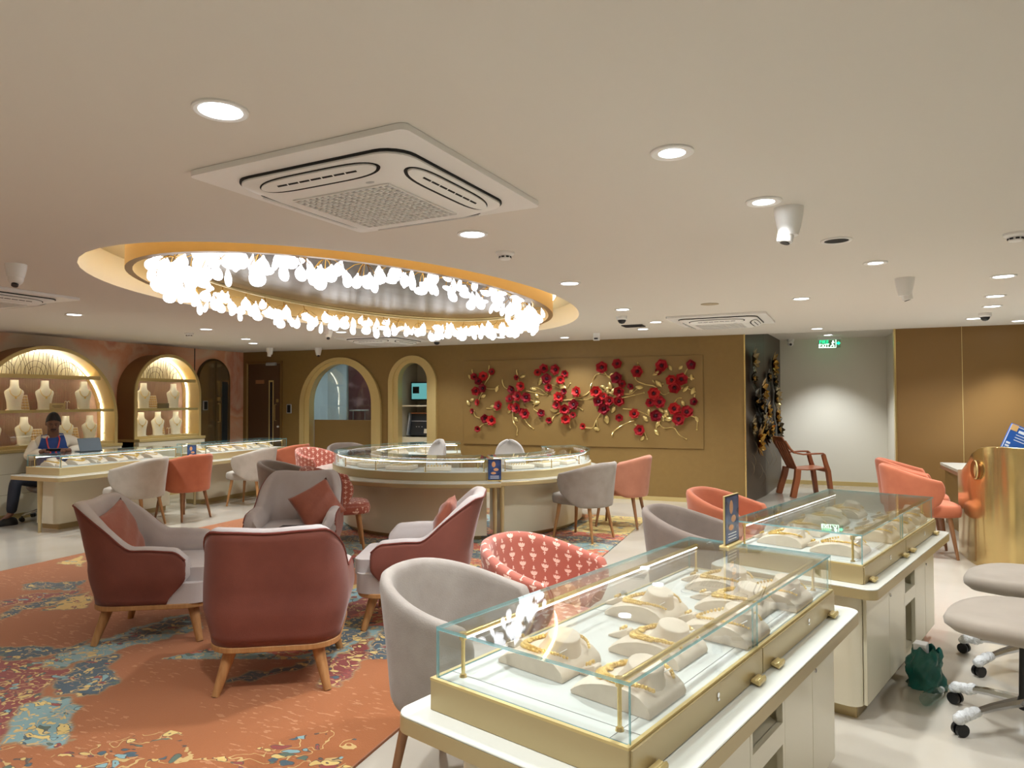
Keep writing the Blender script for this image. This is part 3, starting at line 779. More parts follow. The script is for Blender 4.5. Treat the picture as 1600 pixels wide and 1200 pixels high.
    sb0 = nt.nodes.new('ShaderNodeVectorMath'); sb0.operation = 'SUBTRACT'; nt.links.new(nz0.outputs['Color'], sb0.inputs[0]); sb0.inputs[1].default_value = (.5, .5, .5)
    sc0 = nt.nodes.new('ShaderNodeVectorMath'); sc0.operation = 'SCALE'; sc0.inputs['Scale'].default_value = .16; nt.links.new(sb0.outputs[0], sc0.inputs[0])
    ad0 = nt.nodes.new('ShaderNodeVectorMath'); ad0.operation = 'ADD'; nt.links.new(tc.outputs['Object'], ad0.inputs[0]); nt.links.new(sc0.outputs[0], ad0.inputs[1])
    def vor2(scale, loc_, st3, rot=0):
        mp = nt.nodes.new('ShaderNodeMapping'); mp.inputs['Location'].default_value = loc_; mp.inputs['Scale'].default_value = st3; mp.inputs['Rotation'].default_value = (0, 0, rot); nt.links.new(ad0.outputs[0], mp.inputs[0])
        v_ = nt.nodes.new('ShaderNodeTexVoronoi'); v_.inputs['Scale'].default_value = scale; nt.links.new(mp.outputs[0], v_.inputs['Vector']); return v_
    v1 = vor2(13, (3, 1, 0), (1, 1.7, 1), .6)
    ramp = nt.nodes.new('ShaderNodeValToRGB'); cr = ramp.color_ramp; cr.interpolation = 'CONSTANT'
    pal = [(0, (214, 186, 112)), (.22, (66, 88, 98)), (.42, (142, 62, 54)), (.58, (128, 164, 166)), (.72, (206, 176, 104)), (.86, (86, 104, 88))]
    cr.elements[0].position = 0; cr.elements[0].color = lin(pal[0][1])+(1,); cr.elements[1].position = pal[-1][0]; cr.elements[1].color = lin(pal[-1][1])+(1,)
    for p, c in pal[1:-1]:
        e = cr.elements.new(p); e.color = lin(c)+(1,)
    sx = nt.nodes.new('ShaderNodeSeparateColor'); nt.links.new(v1.outputs['Color'], sx.inputs[0]); nt.links.new(sx.outputs[0], ramp.inputs[0])
    # petal rim and centre inside each cell
    d = v1.outputs['Distance']
    body = M_('MULTIPLY', M_('LESS_THAN', d, .38), M_('GREATER_THAN', d, .10))
    keep = M_('GREATER_THAN', sx.outputs[1], .30)
    motif = M_('MULTIPLY', M_('MULTIPLY', body, keep), M_('GREATER_THAN', a.outputs['Alpha'], .3))
    # streaks of pale wool in the orange ground
    mp = nt.nodes.new('ShaderNodeMapping'); mp.inputs['Rotation'].default_value = (0, 0, .5); mp.inputs['Scale'].default_value = (14, 46, 1); nt.links.new(tc.outputs['Object'], mp.inputs[0])
    nz = nt.nodes.new('ShaderNodeTexNoise'); nz.inputs['Scale'].default_value = 1.0; nz.inputs['Detail'].default_value = 5; nt.links.new(mp.outputs[0], nz.inputs['Vector'])
    n2 = nt.nodes.new('ShaderNodeTexNoise'); n2.inputs['Scale'].default_value = 2.2; nt.links.new(tc.outputs['Object'], n2.inputs['Vector'])
    st_ = M_('MULTIPLY', M_('GREATER_THAN', nz.outputs[0], .60), M_('GREATER_THAN', n2.outputs[0], .47))
    ground = mix(M_('MULTIPLY', st_, .38), a.outputs['Color'], lin((214, 160, 116))+(1,))
    dk = nt.nodes.new('ShaderNodeTexNoise'); dk.inputs['Scale'].default_value = 5; dk.inputs['Detail'].default_value = 3; nt.links.new(tc.outputs['Object'], dk.inputs['Vector'])
    ground = mix(M_('MULTIPLY', M_('SUBTRACT', dk.outputs[0], .3), .55), ground, lin((196, 94, 50))+(1,)) if False else ground
    v3 = vor2(30, (9, 2, 0), (1, 1.5, 1), 2.0)
    s3 = nt.nodes.new('ShaderNodeSeparateColor'); nt.links.new(v3.outputs['Color'], s3.inputs[0])
    rim = M_('MULTIPLY', M_('GREATER_THAN', a.outputs['Alpha'], .8), M_('MULTIPLY', M_('LESS_THAN', v3.outputs['Distance'], .33), M_('GREATER_THAN', s3.outputs[0], .62)))
    vn = nt.nodes.new('ShaderNodeTexNoise'); vn.inputs['Scale'].default_value = 9; vn.inputs['Detail'].default_value = 1; nt.links.new(ad0.outputs[0], vn.inputs['Vector'])
    vine = M_('MULTIPLY', M_('LESS_THAN', M_('ABSOLUTE', M_('SUBTRACT', vn.outputs[0], .5)), .014), M_('GREATER_THAN', a.outputs['Alpha'], .3))
    ground = mix(vine, ground, lin((196, 164, 104))+(1,))
    halo = M_('MULTIPLY', M_('MULTIPLY', M_('LESS_THAN', d, .44), keep), M_('GREATER_THAN', a.outputs['Alpha'], .3))
    ground = mix(M_('MULTIPLY', halo, .8), ground, lin((60, 62, 60))+(1,))
    c = mix(motif, ground, ramp.outputs[0])
    c = mix(rim, c, lin((210, 178, 108))+(1,))
    nt.links.new(c, b.inputs['Base Color'])
    bp = nt.nodes.new('ShaderNodeBump'); bp.inputs['Strength'].default_value = .3; bp.inputs['Distance'].default_value = .004
    wn = nt.nodes.new('ShaderNodeTexNoise'); wn.inputs['Scale'].default_value = 220; nt.links.new(tc.outputs['Object'], wn.inputs['Vector'])
    nt.links.new(wn.outputs[0], bp.inputs['Height']); nt.links.new(bp.outputs[0], b.inputs['Normal'])
    me.materials.append(m)
    o = bpy.data.objects.new('rug', me); COL.objects.link(o)
    tag(o, 'large orange rug with teal, navy and maroon feather patterns under the armchairs', 'rug')
build_rug()

# ------------------------------------------------------------------ tub chairs
def ss(a, b, x):
    t = max(0, min(1, (x-a)/(b-a))); return t*t*(3-2*t)
def tub_path(u):
    """u in -1..1 -> plan point, outward normal; u = 0 at the middle of the back"""
    r, sl = .285, .16; half = PI/2*r; L = half+sl; s = abs(u)*L; sg = 1 if u >= 0 else -1
    if s <= half:
        a = s/r; x, y = -r*math.cos(a), r*math.sin(a); nx, ny = -math.cos(a), math.sin(a)
    else:
        x, y = (s-half), r-.02*((s-half)/sl)**2; nx, ny = 0, 1
    return x, y*sg, nx, ny*sg
def make_tub(name, label, fabric, leg, loc=(0, 0, 0), rz=0, group=None, hs=1.0):
    t = thing(name, label, 'chair', loc, rz, group)
    nu, nv = 34, 8
    def fn(a, b):
        u = a*2-1; x, y, nx, ny = tub_path(u); au = abs(u)
        zt = .835-.12*ss(.14, 1.0, au); zb = .355+.145*ss(.50, 1.0, au)
        z = zb+(zt-zb)*b
        if au > .8:      # rounded front edge of the arm
            k = (au-.8)/.2; q = abs(2*b-1)**2.2
            x -= q*.055*k*k+(1-b)*.03*k
        fl = .055*((z-.355)/.48)**1.2*(1-.35*au)
        return ((x+nx*fl)*1.0, (y+ny*fl*.8), z*hs)
    mb = MB(); mb.grid(fn, nu, nv, uvf=lambda a, b: (a*1.22, b*.48+.02*abs(2*a-1)))
    mb.build('backrest', fabric, t, solid=.052, sub=1, ang=0)
    # seat cushion with rounded corners
    mb = MB()
    def sf(a, b):
        an = 2*PI*a; c, s_ = math.cos(an), math.sin(an)
        ex = .42
        px = math.copysign(abs(c)**ex, c); py = math.copysign(abs(s_)**ex, s_)
        prof = [(0, .372), (.80, .372), (.97, .385), (1.0, .42), (1.0, .45), (.96, .482), (.8, .497), (0, .502)]
        k = b*(len(prof)-1); i = min(int(k), len(prof)-2); f_ = k-i
        r = prof[i][0]*(1-f_)+prof[i+1][0]*f_; z = prof[i][1]*(1-f_)+prof[i+1][1]*f_
        return (.055+.265*px*r, .232*py*r*(1-.06*px), z*hs*.985)
    mb.grid(sf, 32, 14, closed_u=True, uvf=lambda a, b: (lambda q: (q[1]+10, q[0]+10) if (b > .62 or b < .2) else (a*1.6+10, q[2]+10))(sf(a, b)))
    mb.build('seat', fabric, t, ang=0)
    for sx, sy in ((1, 1), (1, -1), (-1, 1), (-1, -1)):
        mb = MB(); top = (.20 if sx > 0 else -.17, .165*sy, .39*hs); bot = (.255 if sx > 0 else -.24, .215*sy, 0)
        mb.cyl(top, bot, .023, .0125, 12); mb.build('leg', leg, t)
    return t
GCH = 'upholstered tub chairs around the counters'
TW, TA = R(-17.55), R(-19.5)
# nearest grey chair by the foreground counter
make_tub('tub_chair', 'large grey velvet tub chair nearest the camera, at the foreground glass counter', GREYF, WAL, (-1.16, 2.47, 0), R(0), GCH)
p = make_tub('tub_chair', 'russet tub chair with white tulip print beside the foreground glass counter', TULIP, OAK, (-1.03, 3.12, 0), R(-10), GCH)
p2 = dup(p, (-4.20, 5.80, .0125), R(38), 'tulip print tub chair behind the far armchair, seat turned to the round counter', GCH)
p3 = dup(p, (-6.02, 7.95, .0125), R(-4), 'tulip print tub chair at the left rear side of the round counter', GCH)
make_tub('tub_chair', 'taupe velvet tub chair behind the blue display sign on the glass counter', TAUPEF, WAL, (-.50, 4.35, 0), R(-6), GCH)
c = make_tub('tub_chair', 'orange velvet tub chair half hidden behind the second glass counter', CORALF, WAL, (-.36, 5.30, 0), R(-14), GCH)
dup(c, (-7.20, 6.70, 0), R(176), 'orange tub chair at the left counter beside the pale grey chair', GCH)
dup(c, (-7.25, 8.72, 0), R(180), 'orange tub chair at the far end of the left counter', GCH)
g = make_tub('tub_chair', 'grey tub chair on the right of the round counter with its back turned to us', GREYF, OAK, (-2.06, 7.25, .0125), R(163), GCH)
make_tub('tub_chair', 'salmon tub chair behind the grey chair on the right of the round counter', SALMF, WAL, (-1.85, 8.14, .0125), R(178), GCH)
lg = make_tub('tub_chair', 'pale grey tub chair at the near end of the left counter', LGREYF, OAK, (-7.27, 6.06, 0), R(196), GCH)
dup(lg, (-7.24, 7.95, 0), R(192), 'pale grey tub chair in the middle of the left counter behind the far armchair', GCH)
tp = make_tub('tub_chair', 'taupe tub chair between the far armchair and the left counter', TAUPEF, OAK, (-5.05, 6.15, .0125), R(20), GCH)
dup(tp, (-6.33, 9.05, 0), R(-40), 'taupe tub chair behind the round counter in front of the arched window', GCH)
oc = make_tub('tub_chair', 'salmon orange tub chair drawn up to the gold reception counter, nearer one', CORALF, WAL, (1.18, 7.72, 0), R(2), GCH, hs=1.03)
dup(oc, (1.22, 8.42, 0), R(-4), 'salmon orange tub chair behind its twin at the gold reception counter', GCH)

# ------------------------------------------------------------------ armchairs
def arm_path(u):
    """rounded rectangle: u -1..1, 0 at the middle of the back"""
    hw, bx, fx, r = .315, -.30, .27, .15
    seg = [(hw-r), PI/2*r, (fx-(bx+r))]; L = sum(seg); s = abs(u)*L; sg = 1 if u >= 0 else -1
    if s <= seg[0]: x, y, nx, ny = bx, s, -1, 0
    elif s <= seg[0]+seg[1]:
        a = (s-seg[0])/r; x, y = bx+r-r*math.cos(a), hw-r+r*math.sin(a); nx, ny = -math.cos(a), math.sin(a)
    else: x, y, nx, ny = bx+r+(s-seg[0]-seg[1]), hw, 0, 1
    return x, y*sg, nx, ny*sg
def make_armchair(label, loc, rz):
    t = thing('armchair', label, 'armchair', loc, rz, 'armchairs around the glass coffee table')
    def ztop(au): return .845-.010*(1-ss(0, .25, au))-.265*ss(.31, .63, au)-.012*ss(.7, .93, au)-.055*(1-math.sqrt(1-min(1, max(0, (au-.90)/.1))**2*.999))
    def warp(x, y, z, au):
        k = max(0, z-.50); back = 1-ss(.34, .70, au)
        x -= .30*k*back*1.0
        y *= 1-.16*max(0, z-.52)*back
        return x, y
    def tipx(x, z, au):
        if au > .72:
            k = (au-.72)/.28; x -= k*k*(.12*ss(.42, .24, z)+.035*ss(.50, .575, z)*ss(.8, 1, au))
            if False: pass
        return x
    def outer(a, b):
        u = 2*a-1; au = abs(u); x, y, nx, ny = arm_path(u); zt = ztop(au); z = .248+(zt-.248)*b
        bul = .012*math.sin(PI*min(1, (z-.248)/.45))*(1-b**4)
        x, y = x+nx*(.042+bul), y+ny*(.042+bul)
        taper = .030*(1-ss(.25, .45, z)); x -= nx*taper; y -= ny*taper
        x, y = warp(x, y, z, au)
        return (tipx(x, z, au), y, z)
    mb = MB(); mb.grid(outer, 80, 12); mb.build('outer_shell', MAROF, t, ang=0, solid=.008, soff=-1)
    def lining(a, b):
        u = 2*a-1; au = abs(u); x, y, nx, ny = arm_path(u); zt = ztop(au)
        # profile: rim arc from the outer edge over the top, then down the inside
        if b < .35:
            q = b/.35; an = PI*q; off = .040*math.cos(an)+.002; z = zt-.004+.026*math.sin(an)
        else:
            q = (b-.35)/.65; off = -.038-.03*math.sin(PI*q); z = (zt-.004)*(1-q)+.40*q
        x, y = x+nx*off, y+ny*off
        x, y = warp(x, y, z, au)
        return (tipx(x, z, au), y, z)
    mb = MB(); V = mb.grid(lining, 80, 16)
    # arm fronts
    for e, sgn in ((0, 1), (80, -1)):
        u = -1 if e == 0 else 1
        col = [V[e][j] for j in range(17)]
        fo = [mb.bm.verts.new(outer(0 if e == 0 else 1, k/8)) for k in range(8, -1, -1)]
        loop = col+fo[::-1]
        cen = mb.bm.verts.new(sum((v.co for v in loop), Vector())/len(loop)+Vector((.012, 0, 0)))
        for i in range(len(loop)): 
            try: mb.bm.faces.new((loop[i], loop[(i+1) % len(loop)], cen))
            except Exception: pass
    mb.build('inner_lining', LINING, t, ang=50)
    mb = MB(); pts = []
    for i in range(73):
        a = i/72; x, y, z = outer(a, 1); pts.append((x, y, z+.002))
    mb.tube(pts, .0055, 6); mb.build('piping', PIPING, t)
    def rr(hx0, hx1, hy, r, n=6):
        return [(cx+r*math.cos(a), cy+r*math.sin(a)) for cx, cy, a0 in ((hx1-r, hy-r, 0), (hx0+r, hy-r, PI/2), (hx0+r, -hy+r, PI), (hx1-r, -hy+r, 3*PI/2)) for a in [a0+PI/2*i/n for i in range(n+1)]]
    mb = MB(); mb.prism(rr(-.27, .385, .318, .10), .243, .37); mb.build('seat_base', LINING, t, bevel=.02, seg=3)
    mb = MB(); mb.prism(rr(-.25, .40, .27, .07), .355, .455); mb.build('seat_cushion', LINING, t, bevel=.032, seg=4)
    mb = MB(); mb.prism(rr(-.312, .385, .326, .15), .216, .246); mb.build('base_rail', OAK, t, bevel=.012, seg=3)
    for sx, sy in ((1, 1), (1, -1), (-1, 1), (-1, -1)):
        mb = MB(); mb.cyl((.27 if sx > 0 else -.225, .215*sy, .218), (.33 if sx > 0 else -.285, .275*sy, 0), .034, .0195, 14); mb.build('leg', OAK, t)
    return t
Z0 = .0125
make_armchair('russet armchair with its back to the camera, nearest of the four armchairs', (-2.60, 3.10, Z0), R(120))
make_armchair('armchair at the left seen from its russet side, facing right', (-3.83, 3.38, Z0), R(29.5))
make_armchair('armchair on the right seen from its russet side, facing left', (-2.36, 4.21, Z0), R(201))
make_armchair('far armchair facing the camera, showing its pale grey lining', (-3.84, 4.74, Z0), R(-62))
def pillow(label, loc, rot, s=.40, th=.13):
    mb = MB()
    def f(sign):
        def g(a, b):
            x, y = 2*a-1, 2*b-1
            k = (max(0, 1-abs(x)**2.2)*max(0, 1-abs(y)**2.2))**.5
            pin = 1-.07*(1-abs(x)**2)*abs(y)**3; pin2 = 1-.07*(1-abs(y)**2)*abs(x)**3
            wr = .006*math.sin(9*x+5*y)*k
            return (x*s/2*pin2, y*s/2*pin, sign*(th/2*k+wr))
        return g
    mb.grid(f(1), 18, 18); mb.grid(f(-1), 18, 18)
    bmesh.ops.remove_doubles(mb.bm, verts=mb.bm.verts, dist=.0008)
    o = mb.build('cushion', CUSHF, None, ang=0)
    o.location = loc; o.rotation_euler = rot
    return tag(o, label, 'cushion', 'terracotta cushions on the armchairs')
def leaning(cx, cy, rz, fwd, side, z, roll=0, tilt=68):
    """cushion leaning on a backrest of a chair that faces rz"""
    f = Vector((math.cos(rz), math.sin(rz), 0)); l = Vector((-math.sin(rz), math.cos(rz), 0))
    p_ = Vector((cx, cy, z))+f*fwd+l*side
    m = Matrix.Rotation(rz, 3, 'Z') @ Matrix.Rotation(R(tilt), 3, 'Y') @ Matrix.Rotation(R(roll), 3, 'Z')
    return p_, m.to_euler()
p_, e_ = leaning(-3.83, 3.38, R(29.5), -.21, -.05, .625, 10, 70); pillow('terracotta cushion leaning in the left armchair', p_, e_, .43)
p_, e_ = leaning(-2.36, 4.21, R(201), -.16, -.04, .66, 0, 70); pillow('terracotta cushion leaning in the right armchair', p_, e_, .34)
p_, e_ = leaning(-3.84, 4.74, R(-62), -.06, .16, .615, 32, 62); pillow('terracotta cushion standing on one corner in the far armchair', p_, e_, .36)
# coffee table and the dark tray
t = thing('coffee_table', 'small round glass coffee table between the four armchairs', 'table', (-3.10, 4.02, 0))
mb = MB(); mb.lathe([(0, .415), (.27, .415), (.275, .42), (.27, .426), (0, .426)], 40); mb.build('tabletop', [mat('table_glass', (112, 124, 112), .08, coat=.6)], t)
mb = MB(); mb.lathe([(.02, .02), (.02, .40), (.05, .412), (0, .413)], 16); mb.build('column', BLACKP, t)
mb = MB(); mb.lathe([(0, .014), (.17, .014), (.17, .022), (.03, .034), (0, .034)], 32); mb.build('foot', BLACKP, t)
mb = MB(); mb.lathe([(.255, .404), (.262, .404), (.262, .4145), (.255, .4145)], 40); mb.build('rim', GREYP, t)
t = thing('folder', 'dark slim folder lying on the seat of the far armchair', 'folder', (-3.74, 4.60, .458), R(22))
mb = MB(); mb.box(-.13, .13, -.10, .10, 0, .014); mb.build('cover', mat('dark_folder', (52, 42, 42), .5), t, bevel=.003)

# ------------------------------------------------------------------ glass display counters
def rrect(x0, x1, y0, y1, r, n=6):
    return [(cx+r*math.cos(a), cy+r*math.sin(a)) for cx, cy, a0 in ((x1-r, y1-r, 0), (x0+r, y1-r, PI/2), (x0+r, y0+r, PI), (x1-r, y0+r, 3*PI/2)) for a in [a0+PI/2*i/n for i in range(n+1)]]
ZL, ZB, ZG = .645, .732, .872        # ledge, top of the gold box, top of the glass
def pane(parent, x0, x1, y0, y1, z0, z1, name='glass_pane'):
    d = (x1-x0, y1-y0, z1-z0); k = d.index(min(d))
    mb = MB(); v = mb.box(x0, x1, y0, y1, z0, z1)
    for f in mb.bm.faces:
        n = f.normal if f.normal.length else f.normal
    bmesh.ops.recalc_face_normals(mb.bm, faces=mb.bm.faces)
    for f in mb.bm.faces: f.material_index = 0 if abs(f.normal[k]) > .9 else 1
    return mb.build(name, [GLASS, GEDGE], parent, smooth=False)
def led_bar(parent, p0, p1, posts, name='light_bar', lit=True, inx=1):
    mb = MB(); p0, p1 = Vector(p0), Vector(p1); mb.cyl(p0, p1, .008, .008, 10); b = mb.build(name, BRASS, parent)
    if lit:
        mb = MB(); dn = Vector((.0052*inx, 0, -.0062)); mb.cyl(p0+dn, p1+dn, .0040, .0040, 8); mb.build('led_strip', LED, b)
    for q in posts:
        mb = MB(); q = Vector(q); mb.cyl(q, (q.x, q.y, p0.z), .0055, .0055, 10); mb.cyl(q, q+Vector((0, 0, .007)), .011, .009, 12)
        mb.cyl((q.x, q.y, p0.z-.011), (q.x, q.y, p0.z+.009), .0105, .0105, 12); mb.build('post', BRASS, b)
    return b
def counter(label, loc, rz, L, W, ov=(.085, .085, .085, .085), cab=None, staff_side=1, niches=(), doors=(), legs=(), curved=True, joint=.5, left_leg=False):
    """x across (0..W, staff on the +x side), y along (0..L); ov = ledge overhang x-, x+, y-, y+"""
    t = thing('display_counter', label, 'display counter', loc, rz, 'glass jewellery counters')
    o = ov; cb = cab or (0.0, W, -.0, L)
    mb = MB(); mb.prism(rrect(cb[0]+.05, cb[1]-.05, cb[2]+.06, cb[3]-.06, .01, 2), 0, .072); mb.build('plinth', GOLDP, t, smooth=False)
    # carcass, with open niches on the staff side
    x0, x1, y0, y1 = cb; z0, z1 = .07, ZL-.045
    back = x1-.30 if niches else x1
    mb = MB()
    if not niches: mb.prism(rrect(x0, x1, y0, y1, .075), z0, z1)
    else:
        na, nb = niches[0]
        rr1 = [(x0+.075, y0), (x0+.075, y0)]
        def half(ya, yb, ra, rb):
            p_ = []
            def cor(cx, cy, a0, r, n=6): return [(cx+r*math.cos(a0+PI/2*i/n), cy+r*math.sin(a0+PI/2*i/n)) for i in range(n+1)] if r else [(cx, cy)]
            p_ += cor(x1-.018-(ra or 0), ya+(ra or 0), 3*PI/2, ra) + cor(x1-.018-(rb or 0), yb-(rb or 0), 0, rb)
            p_ += cor(x0+(rb or 0), yb-(rb or 0), PI/2, rb) + cor(x0+(ra or 0), ya+(ra or 0), PI, ra)
            return p_
        mb.prism(half(y0, na, .06, 0), z0, z1); mb.prism(half(nb, y1, 0, .06), z0, z1)
        mb.box(x0, back, na, nb, z0, z1); mb.box(back, x1-.018, na, nb, z0, z0+.03); mb.box(back, x1-.018, na, nb, z1-.04, z1); mb.box(back, x1-.018, na, nb, .355, .43)
    mb.build('cabinet_body', CREAM, t, ang=30)
    if niches:
        mb = MB(); na, nb = niches[0]
        mb.box(x1-.020, x1, na, na+.02, z0, z1); mb.box(x1-.020, x1, nb-.02, nb, z0, z1); mb.box(x1-.020, x1, na+.02, nb-.02, z1-.05, z1); mb.box(x1-.020, x1, na+.02, nb-.02, .36, .43); mb.box(x1-.020, x1, na+.02, nb-.02, z0, z0+.03)
        mb.build('niche_frame', CREAM, t, smooth=False)
    for (a, b, key) in doors:
        mb = MB(); mb.box(x1-.016, x1, a+.002, b-.002, z0+.002, z1-.004); d = mb.build('door', CREAM, t, bevel=.0015, seg=1)
        if key is not None:
            mb = MB(); mb.cyl((x1-.002, key, .49), (x1+.004, key, .49), .009, .008, 14); k_ = mb.build('lock', JSIL, d)
            mb = MB(); mb.box(x1+.003, x1+.0045, key-.001, key+.001, .485, .495)
            mb.build('keyhole', BLACKP, d, smooth=False)
    # ledge: white top on a champagne edge
    mb = MB(); mb.prism(rrect(-o[0], W+o[1], -o[2], L+o[3], .05), ZL-.048, ZL-.006); lg_ = mb.build('ledge', GOLDP, t)
    mb = MB(); mb.prism(rrect(-o[0]+.001, W+o[1]-.001, -o[2]+.001, L+o[3]-.001, .05), ZL-.006, ZL); mb.build('ledge_top', TOPW, t, bevel=.002, seg=1)
    # gold box with its deck
    mb = MB(); mb.box(-.012, W+.004, -.012, L+.012, ZL, ZB-.004); mb.build('base_box', GOLDP, t, bevel=.002, seg=1)
    mb = MB(); mb.box(.004, W-.004, .004, L-.004, ZB-.012, ZB); dk = mb.build('deck', DECK, t, smooth=False)
    mb = MB()
    for z_ in (ZB-.006,):
        mb.box(-.012, W+.004, -.012, .0, z_, z_+.007); mb.box(-.012, W+.004, L, L+.012, z_, z_+.007); mb.box(-.012, 0, 0, L, z_, z_+.007); mb.box(W-.006, W+.004, 0, L, z_, z_+.007)
    mb.build('brass_lip', BRASSD, t, smooth=False)
    mb = MB()
    for a in (.06, L-.06): mb.box(.004, W-.004, a-.001, a+.001, ZB, ZB+.0006)
    mb.box(.004, W-.004, L*joint-.001, L*joint+.001, ZB, ZB+.0006); mb.box(W-.055, W-.053, .004, L-.004, ZB, ZB+.0006)
    mb.build('deck_seam', mat('seam_grey', (120, 118, 112), .7), dk, smooth=False)
    # drawer fronts on the staff side
    for a, b in ((-.008, L*joint-.001), (L*joint+.001, L+.008)):
        mb = MB(); mb.box(W+.004, W+.010, a+.003, b-.003, ZL+.003, ZB-.006); d = mb.build('flap', CREAM if False else GOLDP, t, bevel=.001, seg=1)
        for q in (a+.09, b-.08):
            mb = MB(); mb.prism([(W+.010, ZL+.012), (W+.038, ZL+.004), (W+.040, ZL+.016), (W+.034, ZL+.024), (W+.028, ZL+.018), (W+.014, ZL+.022)], q-.028, q+.028, mat=Matrix(((1, 0, 0, 0), (0, 0, 1, 0), (0, 1, 0, 0), (0, 0, 0, 1))))
            mb.build('pull', BRASSD, d, bevel=.002, seg=1)
        q = (a+b)/2+.06
        mb = MB(); mb.cyl((W+.010, q, ZL+.052), (W+.013, q, ZL+.052), .007, .007, 14); mb.cyl((W+.012, q, ZL+.040), (W+.0145, q, ZL+.040), .005, .004, 10); mb.build('lock', JSIL, d)
    # glass
    g = .006
    pane(t, 0, W, 0, L, ZG-.008, ZG, 'top_glass'); pane(t, 0, W, 0, g, ZB, ZG-.009); pane(t, 0, g, g, L-g, ZB, ZG-.009); pane(t, 0, W, L-g, L, ZB, ZG-.009)
    pane(t, W-g, W, g, L*joint-.012, ZB, ZG-.009); pane(t, W-g-.007, W-.007-.001, L*joint-.03, L-g, ZB, ZG-.009)
    zb = ZG-.026
    led_bar(t, (.055, .05, zb), (.055, L-.05, zb), [(.055, .05, ZB), (.055, L-.05, ZB)])
    led_bar(t, (W-.055, .05, zb), (W-.055, L-.05, zb), [(W-.055, .05, ZB), (W-.055, L-.05, ZB)], inx=-1)
    for (lx, ly) in legs:
        mb = MB(); mb.cyl((lx, ly, ZL-.05), (lx, ly, .006), .030, .016, 16); mb.cyl((lx, ly, .006), (lx, ly, 0), .018, .018, 12); mb.build('leg', GOLDP, t)
    return t
C1 = counter('foreground glass jewellery counter in the lower right with white ledge', (-.915, 1.721, 0), TW, 1.611, .608, ov=(.085, .085, .085, .11),
             cab=(.04, .615, .03, 1.64), niches=[(.70, 1.01)], doors=[(.06, .38, .30), (.38, .70, None), (1.01, 1.32, None), (1.32, 1.61, 1.36)])
C2 = counter('second glass jewellery counter behind the foreground one', (-.29, 3.79, 0), TA, 1.625, .635, ov=(.085, .075, .085, .10),
             cab=(.04, .635, .0, 1.62), niches=[(.80, 1.08)], doors=[(.05, .47, None), (.47, .80, .50), (1.08, 1.34, None), (1.34, 1.60, 1.37)])
C3 = counter('near glass counter along the left wall, with the seated salesman behind', (-7.79, 7.21, 0), PI, 1.72, .56, ov=(.23, .08, .10, .16), cab=(.13, .52, .03, 1.66), legs=[(.19, 1.815)])
C4 = counter('far glass counter along the left wall, towards the brown door', (-7.79, 9.37, 0), PI, 1.73, .56, ov=(.23, .08, .10, .20), cab=(.13, .52, .03, 1.70), legs=[(.19, 1.745)])

